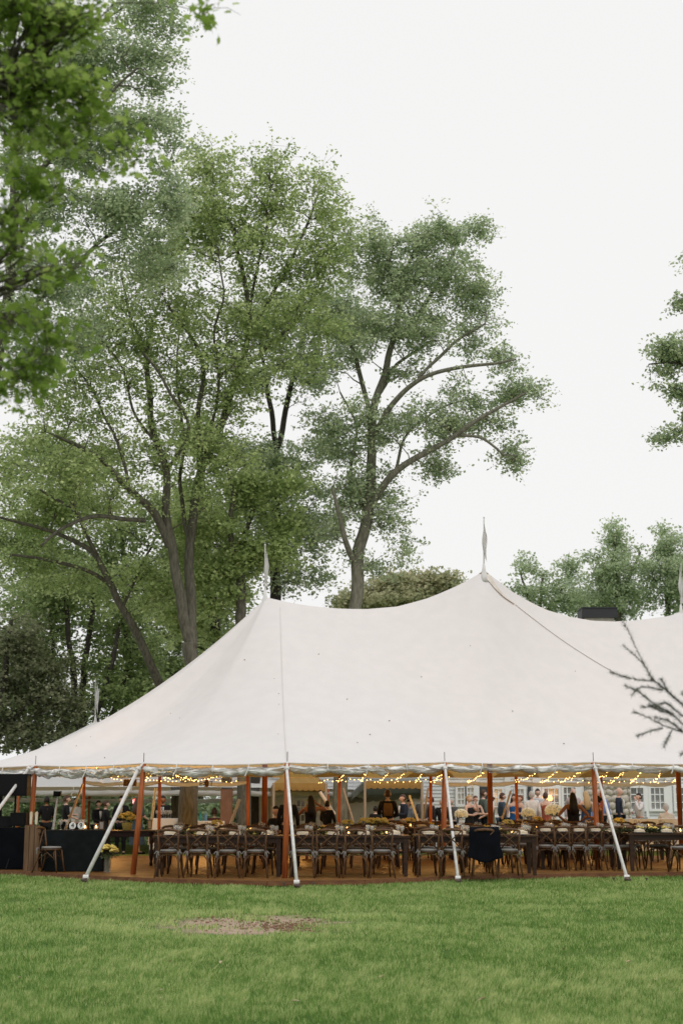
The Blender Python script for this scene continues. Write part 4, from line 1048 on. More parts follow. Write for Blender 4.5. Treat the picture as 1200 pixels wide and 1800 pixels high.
# side-on chair, crates, tripod, speaker, drape, gear
chair(X_(113, 29.6), 29.6, -PI / 2 - .2, 'cross-back chair turned sideways by the charcoal table')
r = empty('wooden_crate_stand', (X_(78, 30.1), 30.2, .1)); tag(r, 'upright slatted rough wooden crate stand beside the leftmost pole', 'crate stand')
for k in range(3):
    mb = MB(); mb.box(((k - 1) * .105, 0, .46), (.095, .05, .92)); mb.build('slat', M['crate'], r)
for z_ in (.1, .8): mb = MB(); mb.box((0, .04, z_), (.33, .03, .07)); mb.build('cross_slat', M['crate'], r)
for k, px in enumerate((76, 85)):
    mb = MB(); mb.box((0, 0, .13), (.055, .05, .24), taper=.8); mb.tube([(0, 0, .24), (0, 0, .27)], .02, 8); o = mb.build('wooden_beer_tap', M['napkin']); o.location = (X_(px, 30.2), 30.25, 1.03); tag(o, ('left' if k == 0 else 'right') + ' pale wooden handle block standing on the crate stand', 'wooden block')
r = empty('speaker', (X_(45, 31), 31.0, .1)); tag(r, 'large black loudspeaker raised on a pole under the left eave', 'speaker')
mb = MB(); mb.box((0, 0, 1.75), (.66, .42, .46)); mb.build('cabinet', M['black'], r)
mb = MB(); mb.box((0, -.216, 1.75), (.60, .012, .40)); mb.build('grille', M['black'], r)
mb = MB(); mb.tube([(.05, 0, 0), (.05, 0, 1.53)], .022, 8); mb.build('stand_pole', M['black'], r)
for k in range(3):
    a = 2 * PI * k / 3 + .4; mb = MB(); mb.tube([(.05, 0, .45), (.05 + .4 * math.cos(a), .4 * math.sin(a), .02)], .014, 6); mb.build('leg', M['black'], r)
mb = MB(); mb.box((0, 0, .17), (.34, .3, .28)); mb.box((.0, -.16, .17), (.28, .02, .22)); o = mb.build('mixer_case', M['black']); o.location = (X_(55, 31), 31.15, .96); tag(o, 'black equipment case on the navy cloth table', 'equipment case')
r = empty('laptop', (X_(28, 31), 31.1, .965)); tag(r, 'open black laptop on the navy cloth table', 'laptop'); mb = MB(); mb.box((0, 0, .01), (.34, .24, .018)); mb.build('base', M['black'], r); mb = MB(); mb.box((0, .13, .12), (.34, .012, .22), Matrix.Rotation(-.2, 3, 'X')); mb.build('screen', M['black'], r)
mb = MB(); v = []
for j in range(2):
    for i in range(41): v.append((-.55 + i / 40 * .92, .05 * math.sin(i * .9), j * 2.0))
mb.add(v, [(i, i + 1, 42 + i, 41 + i) for i in range(40)]); o = mb.build('black_drape', M['black'], None, True); o.location = (X_(-5, 31.5), 31.7, .1); tag(o, 'black pleated drape closing the left end of the tent', 'drape'); o.modifiers.new('thickness', 'SOLIDIFY').thickness = .01
r = empty('light_stand', (X_(112, 31.6), 31.6, .1)); tag(r, 'white leaning stand topped with a small black camera box', 'camera stand')
t_ = Vector((.10, 0, 1.52)); mb = MB(); mb.tube([(-.03, 0, 0.0), (.03, 0, .75), t_], [.03, .028, .02], 8); mb.build('pole', M['strap'], r, True)
mb = MB(); mb.box(t_ + Vector((0, 0, .05)), (.16, .12, .11)); mb.box(t_ + Vector((0, -.08, .05)), (.07, .08, .07)); mb.build('camera_body', M['black'], r)
for k in range(3): a = 2 * PI * k / 3; mb = MB(); mb.tube([(-.01, 0, .35), (.3 * math.cos(a), .3 * math.sin(a), .01)], .011, 6); mb.build('leg', M['black'], r)
# bar with glasses
cl_table(X_(303, 44.6), 44.7, .85, .6, .98, M['whitecloth'], 'white bar in front of the bearded bartender', 0)
for k in range(7): put(glass0, (X_(289 + k * 3.8, 44.6), 44.6 + .05 * (k % 2), .985), 0, 1.35, 'stemmed glass lined up on the white bar', 'glasses on the white bar')
cl_table(X_(362, 44.6), 44.6, 1.5, .7, .90, M['whitecloth'], 'white drinks table between the tree trunks', 0)
for k, (c, lab) in enumerate((((.05, .25, .22), 'teal bottle on the drinks table between the trunks'), ((.35, .25, .05), 'amber bottle on the drinks table between the trunks'), ((.12, .25, .40), 'blue drinks can on the drinks table between the trunks'))):
    mb = MB(); mb.lathe([(.04, 0), (.045, .02), (.045, .16), (.016, .21), (.016, .27)], 10); o = mb.build('bottle', cloth(c), None, True); o.location = (X_((362, 352, 371)[k], 44.5), 44.5, .905); tag(o, lab, 'bottle')
# exit signs
def exit_sign(px, py, Y, w, h, body, txt, label):
    c = at(px, py, Y); r = empty('exit_sign', c); tag(r, label, 'exit sign'); mb = MB(); mb.box((0, 0, 0), (w, .05, h)); mb.build('housing', body, r)
    cu = bpy.data.curves.new('lettering', 'FONT'); cu.body = 'EXIT'; cu.size = h * .95; cu.extrude = .002; cu.align_x = 'CENTER'; cu.align_y = 'CENTER'
    t = text_mesh('lettering', cu); t.parent = r; t.location = (0, -.029, -.01); t.rotation_euler = (PI / 2, 0, 0); t.data.materials.append(txt)
    mb = MB()
    for s in (-1, 1): mb.tube([(s * w * .35, 0, h / 2), (s * w * .35, 0, h / 2 + .14)], .004, 4)
    mb.build('hanger', M['steel'], r)
exit_sign(229, 1376, 40, .36, .19, M['exitbox'], M['exitdark'], 'tan unlit EXIT sign hanging under the eave behind the second pole')
exit_sign(242, 1408.5, 48, .30, .17, M['exitred'], M['exitwhite'], 'small red lit EXIT sign behind the second pole')
exit_sign(363, 1377, 40, .10, .20, M['exitbox'], M['exitdark'], 'tan EXIT sign seen edge-on right of the large tree trunk')
# green floor box on lawn edge (right)
mb = MB(); p = ground(1187, 1537); mb.box((p.x, p.y, .04), (.14, .12, .08)); mb.box((p.x, p.y, .09), (.10, .08, .02)); tag(mb.build('valve_box', mat('green_plastic', (.01, .05, .03), .5)), 'small dark green box on the grass at the floor edge, far right', 'box')
for k, px in enumerate((138, 180)):
    mb = MB(); p = ground(px, 1539 + k * 2.5); mb.box((p.x, p.y, .03), (.12, .1, .07), Matrix.Rotation(.1, 3, 'Z')); tag(mb.build('wood_block', M['crate']), ('left' if k == 0 else 'right') + ' levelling wood block under the left floor edge', 'wood block')

# ================================================================== second sailcloth tent behind left
t2 = empty('sailcloth_tent', (-9, 55, -.7)); T2 = Vector((-9, 55, -.7)); tag(t2, 'smaller sailcloth tent behind at left with one pennant peak', 'tent')
pk = at(168, 1268, 54)
ringb = []
for k in range(40):
    a = 2 * PI * k / 40; cx, cy = pk.x + 1.5, 54; x = cx + 9.0 * math.cos(a); y_ = cy + 7.0 * math.sin(a); f = (y_ - 47) / 14
    pxz = at(300, 1383 + 17 * f, y_).z; ringb.append(Vector((x, y_, pxz)))
v = []
for p in ringb:
    for j in range(11):
        u = j / 10; q = Vector((pk.x, 54, pk.z)).lerp(p, u); q.z = p.z + (pk.z - p.z) * (1 - u) ** 1.6; v.append(q)
mb = MB(); mb.add(v, [(i * 11 + j, i * 11 + j + 1, ((i + 1) % 40) * 11 + j + 1, ((i + 1) % 40) * 11 + j) for i in range(40) for j in range(10)])
o = mb.build('canopy', M['canvas'], t2, True); o.location = -T2
finial(168, 1266, 1194, 54, .16, t2, T2, False)
for i in range(0, 40, 4):
    p = ringb[i]; mb = MB(); mb.tube([(p.x, p.y, gz(p.x, p.y)), p], .05, 8); o = mb.build('side_pole', M['pole'], t2, True); o.location = -T2
for i in range(0, 40, 4):
    seg = [ringb[(i + k) % 40] for k in range(5)]; out = []
    for q in range(31):
        f = q / 30 * 4; j = min(3, int(f)); out.append(seg[j].lerp(seg[j + 1], f - j))
    roll(out, .16, .08, seed=40 + i, parent=t2, loc=T2, ties=2, vm=M['palevinyl'])
# ================================================================== frame marquees behind
def marquee(a, b, c_, d_, pk_, label, m=M['graycanvas'], vm=M['amber']):
    "a,b front eave corners; c_,d_ back corners; pk_ peak"
    L0 = Vector(((a.x + d_.x) / 2, (a.y + d_.y) / 2, gz(a.x, a.y))); r = empty('marquee', L0); tag(r, label, 'marquee')
    mb = MB(); mb.add([a, b, c_, d_, pk_], [(0, 1, 4), (1, 2, 4), (2, 3, 4), (3, 0, 4)]); o = mb.build('roof', m, r); o.location = -L0
    for i, (p, q) in enumerate(((a, b), (b, c_), (c_, d_), (d_, a))):
        mb = MB(); n = 36; v = []
        for k in range(n + 1):
            t = k / n; e = p.lerp(q, t); dz = .20 + .045 * abs(math.sin(t * PI * 9)); v += [e, e + Vector((.01 * math.sin(k), -.01, -dz * .6)), e - Vector((0, 0, dz))]
        mb.add(v, [(k * 3 + j, k * 3 + j + 1, k * 3 + j + 4, k * 3 + j + 3) for k in range(n) for j in range(2)]); o = mb.build('valance', vm if i == 0 else m, r); o.location = -L0
    for p in (a, b, c_, d_):
        mb = MB(); mb.tube([(p.x, p.y, gz(p.x, p.y)), p], .042, 8); o = mb.build('frame_pole', M['whitepole'], r); o.location = -L0
        mb = MB(); mb.tube([p - Vector((0, 0, .05)), pk_ - Vector((0, 0, .06))], .025, 6); o = mb.build('rafter', M['steel'], r); o.location = -L0
A_, B_ = at(641, 1373, 46), at(741, 1373, 46)
marquee(A_, B_, at(742, 1392, 52), at(612, 1400, 52), Vector((at(680, 1370, 49).x, 49, 3.0)), 'grey roofed marquee with a tan front valance before the house')
marquee(at(481, 1376, 46), at(573, 1377, 46), at(566, 1386, 50), at(474, 1386, 50), Vector((at(525, 1370, 48).x, 48, 2.7)), 'smaller marquee with a drooping tan valance behind the middle pole', M['amber'])
def brace(p0, p1, label, m=M['whitepole'], r_=.03):
    mb = MB(); mb.tube([p0, p1], r_, 8); tag(mb.build('brace_pole', m), label, 'pole')
brace(at(603, 1385, 45), at(621, 1445, 45), 'leaning wooden brace right of the pale tree trunk'); brace(at(146, 1378, 40), at(112, 1465, 40), 'tan brace crossing the man in black at left')
brace(at(562, 1392, 44), at(588, 1432, 44), 'white brace leaning right of the phone holder', M['strap'], .05); brace(at(421, 1405, 38), at(402, 1458, 38), 'white brace leaning against the twin trunks', M['strap'], .04)
brace(at(274, 1385, 40), at(262, 1485, 40), 'white strap pole just right of the second orange pole', M['strap'], .035); brace(at(719, 1398, 43), at(736, 1448, 43), 'pale brace in front of the charcoal suited guest', M['strap'], .035)
brace(at(897, 1390, 44), at(882, 1440, 44), 'brown brace leaning left of the woman in bright blue'); brace(at(752, 1385, 44), at(744, 1440, 44), 'tan brace left of the dark red centre right pole')

# ================================================================== house
HY = 52.0; h0 = at(430, 1405, HY); h1 = at(1290, 1405, HY); L0 = Vector((h0.x, HY, 0))
house = empty('house', L0); tag(house, 'grey white clapboard house with white trimmed windows behind the guests', 'house')
def HB(name, x0, x1, z0, z1, y0, y1, m, parent=house):
    mb = MB(); mb.box(((x0 + x1) / 2 - L0.x, (y0 + y1) / 2 - L0.y, (z0 + z1) / 2), (x1 - x0, y1 - y0, z1 - z0)); return mb.build(name, m, parent)
HB('wall', h0.x, h1.x, -.9, 3.2, HY + .06, HY + .3, M['siding'])
mb = MB(); z_ = -.8
while z_ < 3.1:
    mb.add([(0, .06, z_ + .125), (0, .02, z_), (h1.x - h0.x, .02, z_), (h1.x - h0.x, .06, z_ + .125), (0, .06, z_), (h1.x - h0.x, .06, z_)], [(1, 2, 3, 0), (1, 4, 5, 2)]); z_ += .128
o = mb.build('clapboards', M['siding'], house); o['kind'] = 'stuff'
mb = MB(); W_ = h1.x - h0.x; mb.add([(-.4, -.2, 3.05), (W_ + .4, -.2, 3.05), (W_ + .4, 6, 6.2), (-.4, 6, 6.2), (W_ + .4, 12, 3.05), (-.4, 12, 3.05), (-.4, -.2, 2.95), (W_ + .4, -.2, 2.95)], [(0, 1, 2, 3), (3, 2, 4, 5), (6, 7, 1, 0)]); mb.build('roof', M['roof'], house)
HB('side_wall', h0.x, h0.x + .2, -.9, 3.0, HY + .32, HY + 11.5, M['siding']); HB('side_wall', h1.x - .2, h1.x, -.9, 3.0, HY + .32, HY + 11.5, M['siding'])
def hx(px): return at(px, 1405, HY).x
def hz(py): return at(900, py, HY).z
def window(pa, pb, pt, pbm, nx, ny, pm, label=None):
    x0, x1, z1, z0 = hx(pa), hx(pb), hz(pt), hz(pbm); f = .09
    fr = empty('window', ((x0 + x1) / 2 - L0.x, 0, (z0 + z1) / 2)); fr.parent = house
    if label: fr['label'] = label
    w, h = x1 - x0, z1 - z0
    mb = MB()
    for c, s in (((0, 0, -h / 2), (w + f, .10, f)), ((0, 0, h / 2), (w + f, .10, f)), ((-w / 2, 0, 0), (f, .094, h - f)), ((w / 2, 0, 0), (f, .094, h - f))): mb.box(c, s)
    mb.build('frame', M['trim'], fr)
    mb = MB()
    for i in range(1, nx): mb.box((-w / 2 + i * w / nx, -.005, 0), (.035, .04, h - f))
    for j in range(1, ny): mb.box((0, -.008, -h / 2 + j * h / ny), (w - f, .036, .035))
    mb.build('muntin', M['trim'], fr)
    for i in range(nx):
        for j in range(ny):
            mb = MB(); mb.box((-w / 2 + (i + .5) * w / nx, .025, -h / 2 + (j + .5) * h / ny), (w / nx - .03, .008, h / ny - .03), Matrix.Rotation(random.uniform(-.012, .012), 3, 'X')); mb.build('pane', pm, fr)
window(802, 817, 1383, 1416, 2, 3, M['panelit']); window(819, 834, 1383, 1416, 2, 3, M['panelit'])
window(866, 884, 1385, 1435, 2, 3, M['panelit']); window(905, 922, 1385, 1420, 2, 3, M['panelit'])
window(954, 983, 1384, 1438, 3, 4, M['pane']); window(988, 1013, 1382, 1438, 3, 4, M['pane'])
window(1106, 1132, 1383, 1424, 2, 3, M['pane'], 'dark curtained window right of the stone'); window(1141, 1168, 1383, 1424, 3, 3, M['pane'])
window(1185, 1203, 1383, 1424, 2, 3, M['pane'])
window(524 - 4, 541 - 4, 1405, 1445, 2, 3, M['pane']); window(560, 575, 1390, 1430, 2, 3, M['panelit'])
for a, b in ((836, 842), (843, 857), (927, 933), (936, 951), (1015, 1026), (1134, 1139), (1170, 1180), (520 - 6, 523 - 6), (524 + 15, 532 + 12), (862, 865), (887, 897)):
    if (a, b) in ((843, 857), (927, 933)): HB('shutter', hx(a), hx(b), hz(1425), hz(1383), HY - .04, HY + .02, M['shutter'])
    else: HB('trim_board', hx(a), hx(b), -.8, 3.0, HY - .03, HY + .018, M['trim'])
for px in (955, 965):
    mb = MB(); c = at(px + 1, 1403, HY - .3); mb.lathe([(.06, -.10), (.10, -.02), (.05, .10)], 10, (0, 0, 0)); o = mb.build('wall_lamp', M['lampshade'], house, True); o.location = c - L0
# stone chimney with dark cap
ch = empty('stone_chimney', (hx(1067), HY - .1, 0)); tag(ch, 'rounded fieldstone chimney with a dark metal cap', 'chimney'); cw = hx(1106) - hx(1027)
mb = MB(); mb.box((0, .32, 1.2), (cw, .7, 4.2)); mb.build('core', M['mortar'], ch)
z_ = -.75; stones = []
for k in range(6):
    mbs = MB(); mbs.ball((0, 0, 0), (.5, .18, .5), 8, 6); vv = []
    for (a, b, c) in mbs.v:
        q = Vector((a, b, c)); q *= 1 + .3 * mnoise.noise(q * 2.3 + Vector((k * 5, 0, 0))); m_ = max(abs(q.x), abs(q.z)); vv.append(tuple(q))
    mbs.v = vv; me = mbs.mesh('stone'); me.materials.append(M['stone']); me.polygons.foreach_set('use_smooth', [True] * len(me.polygons)); stones.append(me)
while z_ < 3.2:
    hh = random.uniform(.17, .28); x = -cw / 2
    while x < cw / 2 - .05:
        ww = random.uniform(.18, .42); ww = min(ww, cw / 2 - x)
        o = bpy.data.objects.new('stone', random.choice(stones)); COL.objects.link(o); o.parent = ch; o.location = (x + ww / 2, -.03, z_ + hh / 2); o.scale = (ww * 1.2, .45, hh * 1.2); o.rotation_euler = (0, random.uniform(-.15, .15), 0); x += ww
    z_ += hh
c0, c1 = at(1019, 1090, 57), at(1079, 1072, 57); 
mb = MB(); w_ = c1.x - c0.x; mb.box((0, 6, 6.1), (w_ * .84, .9, 5.4)); mb.build('stack', M['stone'], ch).location = ((c0.x + c1.x) / 2 - hx(1067), -HY + .1 + 57 - 6, 0)
mb = MB(); zt = c1.z; mb.box((0, 6, zt - .19), (w_, 1.1, .38), taper=1.04); mb.box((0, 6, zt + .015), (w_ * 1.03, 1.15, .05)); mb.build('cap', mat('black_metal_cap', (.035, .035, .04), .5), ch).location = ((c0.x + c1.x) / 2 - hx(1067), -HY + .1 + 57 - 6, 0)

# ================================================================== trees
def leaf_mesh(name, C, size, m, parent, flat=.5, asp=.45, up=None, tint=None, shape='diamond'):
    n = len(C); nrm = rng.normal(0, 1, (n, 3)); nrm[:, 2] = np.abs(nrm[:, 2]) * (1 + flat * 2) + .1; nrm /= np.linalg.norm(nrm, axis=1)[:, None]
    a = rng.normal(0, 1, (n, 3)) if up is None else up + rng.normal(0, .45, (n, 3))
    a -= nrm * (a * nrm).sum(1)[:, None]; a /= np.linalg.norm(a, axis=1)[:, None] + 1e-9; b = np.cross(nrm, a)
    s = size * (.65 + .7 * rng.random(n)); s = s[:, None]
    if shape == 'diamond': T = [(-.5, 0, 0), (.02, asp, .08), (.5, 0, 0), (.02, -asp, .08)]
    else: T = [(-.5, 0, 0), (-.42, .30, .05), (-.12, .24, .04), (.05, .55, .05), (.14, .20, .02), (.56, 0, -.05), (.14, -.20, .02), (.05, -.55, .05), (-.12, -.24, .04), (-.42, -.30, .05)]
    k = len(T); v = np.zeros((n, k, 3), np.float32)
    for i, (p, q, r) in enumerate(T): v[:, i] = C + a * s * p + b * s * q + nrm * s * r
    me = bpy.data.meshes.new(name); me.vertices.add(n * k); me.vertices.foreach_set('co', v.ravel()); me.loops.add(n * k); me.loops.foreach_set('vertex_index', np.arange(n * k, dtype=np.int32))
    me.polygons.add(n); me.polygons.foreach_set('loop_start', np.arange(0, n * k, k, dtype=np.int32)); me.update()
    t = me.attributes.new('tint', 'FLOAT', 'FACE'); t.data.foreach_set('value', np.clip((tint if tint is not None else .5) + rng.normal(0, .22, n), 0, 1).astype(np.float32))
    return link(name, me, m, parent)
NLEAF = [0]
def tree(name, label, cat, Y, limbs, blobs, ncl, lpc, leaf, lm, bm_, base=None, sig=.5, flat=.5, asp=.42, shape='diamond', dr=1.0, group=None, droop=0, twig=.010, upw=0.0):
    """limbs: polylines of (px, py, dy, radius_px); blobs: (px,py,rx,ry,weight[,dy]) crown volumes"""
    sc = 2500 / (Y * 1.0); root = base if base is not None else at(limbs[0][0][0], 1405, Y + limbs[0][0][2]); root = Vector((root.x, root.y, gz(root.x, root.y)))
    r = empty(name, root); tag(r, label, cat, group)
    tb = MB(); nodes = []; nrad = []
    for li, L in enumerate(limbs):
        pts = [at(p[0], p[1], Y + p[2]) for p in L]; rads = [p[3] / sc for p in L]
        c = catmull(pts, 6); rr = [float(np.interp(i / 6, range(len(rads)), rads)) for i in range(len(c))]
        c = [p + Vector((mnoise.noise(p * .8 + Vector((li, 0, 0))), mnoise.noise(p * .8 + Vector((0, li, 5))), 0)) * min(.12, .3 * (i / 6)) for i, p in enumerate(c)]
        if li == 0: c = [Vector((c[0].x, c[0].y, root.z - .15)), Vector((c[0].x, c[0].y, root.z + .5))] + c[0:]; rr = [rr[0] * 1.5, rr[0] * 1.12] + rr
        tb.tube(c, rr, 10 if max(rr) > .08 else 6)
        for p, q in zip(c, rr):
            if q < .30 and p.z > root.z + (2.0 if name != 'hedge' else .2): nodes.append(p); nrad.append(q)
    ND = np.array([tuple(p) for p in nodes]); NRD = np.array(nrad)
    w = np.array([b[2] * b[3] * b[4] for b in blobs], float); w /= w.sum(); cl = []; bi = []
    for i, b in enumerate(blobs):
        k = max(1, int(round(w[i] * ncl))); c = at(b[0], b[1], Y + (b[5] if len(b) > 5 else 0)); rx = b[2] / sc; rz_ = b[3] / sc; ry = max(rx, rz_) * dr
        g_ = np.random.default_rng(i * 77 + int(Y * 10) + ncl); ns = max(3, int(k / 5.5)); sub = g_.normal(0, 1, (ns, 3)); sub /= np.linalg.norm(sub, axis=1)[:, None]; sub *= (.15 + .95 * g_.random((ns, 1)) ** .6)
        while k > 0:
            q = sub[g_.integers(ns)] + g_.normal(0, .21, 3)
            cl.append((c.x + q[0] * rx, c.y + q[1] * ry, c.z + q[2] * rz_)); k -= 1
    cl = np.array(cl); D0 = np.array([np.min(np.linalg.norm(ND - c, axis=1)) for c in cl]); order = np.argsort(D0)
    LC = []; UP = []; TT = []
    ND = list(ND); NRD = list(NRD); NA = np.zeros((len(ND) + len(cl) * 4 + 8, 3)); NA[:len(ND)] = ND; RA = np.zeros(len(NA)); RA[:len(NRD)] = NRD; cnt = len(ND)
    for oi in order:
        c = cl[oi]; d = NA[:cnt] - c; dist = np.linalg.norm(d, axis=1) + np.maximum(0, d[:, 2] + .2) * .8 + (RA[:cnt] < .012) * .5; j = int(np.argmin(dist)); p0 = NA[j].copy(); L = float(np.linalg.norm(c - p0))
        r0 = min(RA[j] * .75, .010 + .011 * L + .002 * L * L); r0 = max(r0, twig)
        mid = (p0 + c) / 2 + np.array([random.gauss(0, .07) * L, random.gauss(0, .07) * L, .10 * L]); q1 = p0 * .6 + mid * .4 + rng.normal(0, .03, 3) * L; q2 = (mid + c) / 2 + rng.normal(0, .04, 3) * L + np.array([0, 0, .03 * L])
        path = [p0, q1, mid, q2, c]; rr = [r0, r0 * .85, r0 * .65, r0 * .5, twig * .5]
        tb.tube([Vector(p) for p in path], rr, 5 if r0 > .02 else 4, cap=False)
        for p, q in zip(path[2:], rr[2:]):
            NA[cnt] = p; RA[cnt] = q; cnt += 1
        nl = max(4, int(lpc * random.uniform(.55, 1.45))); s_ = sig * random.uniform(.7, 1.3)
        ns_ = max(3, nl // 8); tips = rng.normal(0, 1, (ns_, 3)); tips *= (np.minimum(1, 1.5 / np.linalg.norm(tips, axis=1)))[:, None]; tips *= np.array([s_, s_, s_ * .62])
        ii_ = rng.integers(0, ns_, nl); f_ = (.45 + .6 * rng.random(nl) ** .7)[:, None]; sp_ = leaf * (1.0 if shape == 'diamond' else .8)
        off = tips[ii_] * f_ + rng.normal(0, sp_, (nl, 3)) * np.array([1, 1, .55]); off[:, 2] -= droop * (off[:, 0] ** 2 + off[:, 1] ** 2)
        for tp_ in tips[:3]: tb.tube([Vector(c), Vector(c + tp_ * .5 + np.array([0, 0, .02])), Vector(c + tp_)], [twig * .5, twig * .4, twig * .25], 3, cap=False)
        LC.append(c + off); k2 = nl // 4; f = rng.random((k2, 1)); LC.append(mid + (c - mid) * f + rng.normal(0, s_ * .35, (k2, 3)))
        tt = random.gauss(.48, .13); TT += [tt] * (nl + k2)
        if upw: UP.append(np.tile(np.array([[0, 0, upw]]), (nl + k2, 1)) + (np.concatenate([off, np.zeros((k2, 3))]) * .5))
    LC = np.concatenate(LC); NLEAF[0] += len(LC)
    o = tb.build('trunk', bm_, r, True); o.location = -root
    o = leaf_mesh('crown', LC, leaf, lm, r, flat, asp, np.concatenate(UP) if UP else None, np.array(TT), shape); o.location = -root; o['kind'] = 'stuff'
    return r
LG = leafmat('leaf_grey_green', (0.222, 0.296, 0.164), (0.424, 0.526, 0.295), (0.747, 0.815, 0.517), 0.55)
LM = leafmat('leaf_mid_green', (0.214, 0.291, 0.105), (0.412, 0.524, 0.196), (0.734, 0.812, 0.388), 0.56)
LB = leafmat('leaf_bright', (0.107, 0.192, 0.025), (0.227, 0.356, 0.051), (0.41, 0.529, 0.127), 0.6)
LO = leafmat('leaf_olive', (0.24, 0.27, 0.138), (0.431, 0.451, 0.249), (0.714, 0.639, 0.415), 0.5)
LP = leafmat('leaf_pale_hazed', (.32, .41, .24), (.47, .57, .34), (.62, .70, .46), .58)  # pale green leaves, lightened further to put distance haze into the colour
LW = leafmat('leaf_woodland', (.14, .19, .07), (.25, .34, .12), (.42, .50, .21), .58)
LR = leafmat('leaf_copper', (.10, .13, .055), (.19, .22, .11), (.36, .35, .22), .52, .45)
# big forked tree
tree('forked_tree', 'tall forked grey barked tree rising behind the left half of the tent', 'tree', 44,
     [[(331, 1400, 0, 16), (334, 1300, 0, 14), (339, 1180, 0, 13), (335, 1130, 0, 12)],
      [(335, 1135, 0, 9.5), (318, 1050, -.2, 9.5), (302, 970, -.3, 8.5), (295, 900, -.4, 7.5), (290, 820, -.5, 6), (268, 740, 0, 6), (262, 640, .3, 5), (264, 560, .4, 3)],
      [(338, 1140, 0, 10), (336, 1040, .3, 9), (333, 960, .5, 8.5), (343, 880, .6, 8), (360, 800, .6, 7.5), (395, 725, .5, 6.5), (420, 650, .5, 6), (438, 570, .4, 5), (428, 480, 0, 4), (410, 400, 0, 3)],
      [(299, 960, -.3, 8), (270, 905, -.8, 7), (228, 862, -1.5, 6), (190, 815, -2, 4.5), (150, 790, -2.4, 3.5), (95, 765, -3, 2)],
      [(255, 925 - 10, -1, 4), (215, 912, -1.6, 4), (165, 908, -2, 3.5), (110, 930, -2.6, 2.5), (75, 960, -3, 2)],
      [(360, 810, .6, 5), (350, 740, .2, 4.5), (356, 660, -.3, 4), (340, 600, -.5, 3), (300, 540, -1, 2.5)],
      [(438, 580, .4, 4), (480, 520, .8, 3.5), (520, 440, 1, 3), (560, 340, 1.2, 2)], [(422, 650, .5, 4), (470, 610, 1, 3.5), (520, 560, 1.5, 3), (570, 500, 1.5, 2)],
      [(262, 640, .3, 3), (230, 560, .4, 2.5), (210, 480, .4, 2)], [(333, 950, .5, 4), (318, 860, .8, 3.5), (322, 770, 1, 3), (310, 680, 1.2, 2.5), (315, 590, 1.2, 1.5)], [(372, 770, .6, 3.5), (385, 690, -.2, 3), (376, 600, -.5, 2.5), (392, 520, -.8, 2), (385, 440, -.8, 1.3)],
      [(434, 560, .4, 3), (450, 470, 0, 2.5), (470, 390, -.3, 2), (476, 320, -.3, 1.3)], [(290, 800, -.5, 3), (240, 730, -1, 2.5), (215, 650, -1.4, 2), (180, 590, -1.6, 1.3)], [(228, 862, -1.5, 3), (200, 760, -1.5, 2.5), (165, 690, -1.8, 2), (130, 640, -2, 1.3)], [(420, 640, .5, 3), (440, 700, .9, 1.5)], [(290, 830, -.5, 4), (330, 760, -1.2, 3), (300, 690, -1.5, 2.5), (250, 620, -1.8, 2)]],
     [(400, 340, 75, 75, 1), (490, 350, 65, 70, .9), (575, 345, 45, 65, .8), (340, 400, 75, 70, 1), (480, 450, 90, 70, .9), (595, 430, 45, 50, .9), (300, 520, 90, 70, .9), (430, 570, 80, 60, .8), (540, 570, 60, 60, .9),
      (200, 620, 90, 60, .9, -1), (330, 680, 110, 55, .9), (120, 720, 80, 45, 1, -2), (240, 770, 120, 45, 1, -1), (400, 780, 60, 60, .8), (300, 610, 90, 50, .7), (190, 530, 80, 55, .6), (70, 770, 80, 45, .7), (380, 650, 60, 50, .6), (500, 640, 50, 40, .5), (560, 480, 50, 50, .6), (320, 460, 60, 50, .6), (350, 310, 30, 40, .5), (90, 830, 90, 45, 1, -2), (190, 870, 90, 40, .8, -1.5), (360, 870, 50, 50, .7), (420, 690, 50, 50, .5)],
     1300, 42, .105, LM, M['bark'], sig=.56)
# dark straight tree
tree('slender_tree', 'dark straight tree just right of the first tent peak', 'tree', 50,
     [[(446, 1400, 0, 9), (470, 1200, 0, 10), (483, 1060, 0, 10), (485, 900, 0, 8), (487, 780, 0, 7)], [(487, 790, 0, 5), (476, 710, -.4, 4.5), (462, 640, -.6, 3), (450, 560, -.6, 2)], [(487, 790, 0, 5.5), (505, 705, .5, 5), (530, 600, 1, 3.5), (560, 500, 1.2, 2)], [(485, 930, 0, 4), (450, 880, -1, 3), (420, 840, -1.5, 2)], [(484, 1000, 0, 4), (530, 940, 1, 3), (575, 900, 1.5, 2)]],
     [(500, 560, 75, 65, 1), (590, 560, 60, 70, 1), (470, 650, 50, 40, .6), (560, 660, 60, 45, .8), (450, 800, 65, 45, .9), (540, 830, 60, 55, .9), (470, 900, 70, 50, .9), (560, 930, 55, 50, .9), (440, 990, 60, 40, .7), (540, 1020, 60, 35, .6)],
     560, 46, .115, LG, M['barkd'], sig=.55)
tree('twin_stem_tree', 'twin stemmed tree left of the first tent peak', 'tree', 46,
     [[(429, 1400, 0, 12), (428, 1200, 0, 11), (424, 1070, 0, 9), (420, 980, 0, 7)], [(421, 990, 0, 5), (405, 930, -.4, 5), (408, 870, -.5, 3.5), (395, 810, -.6, 2)], [(423, 1000, 0, 5), (432, 930, .4, 4.5), (450, 880, .6, 4), (470, 830, .8, 2)]],
     [(420, 860, 55, 40, .9), (400, 940, 50, 40, .8), (460, 940, 50, 40, .8), (430, 1010, 55, 35, .7), (385, 1040, 40, 40, .8), (480, 860, 50, 40, .6), (350, 960, 40, 50, .5), (510, 970, 40, 30, .5)],
     170, 90, .125, LM, M['bark'], sig=.5)
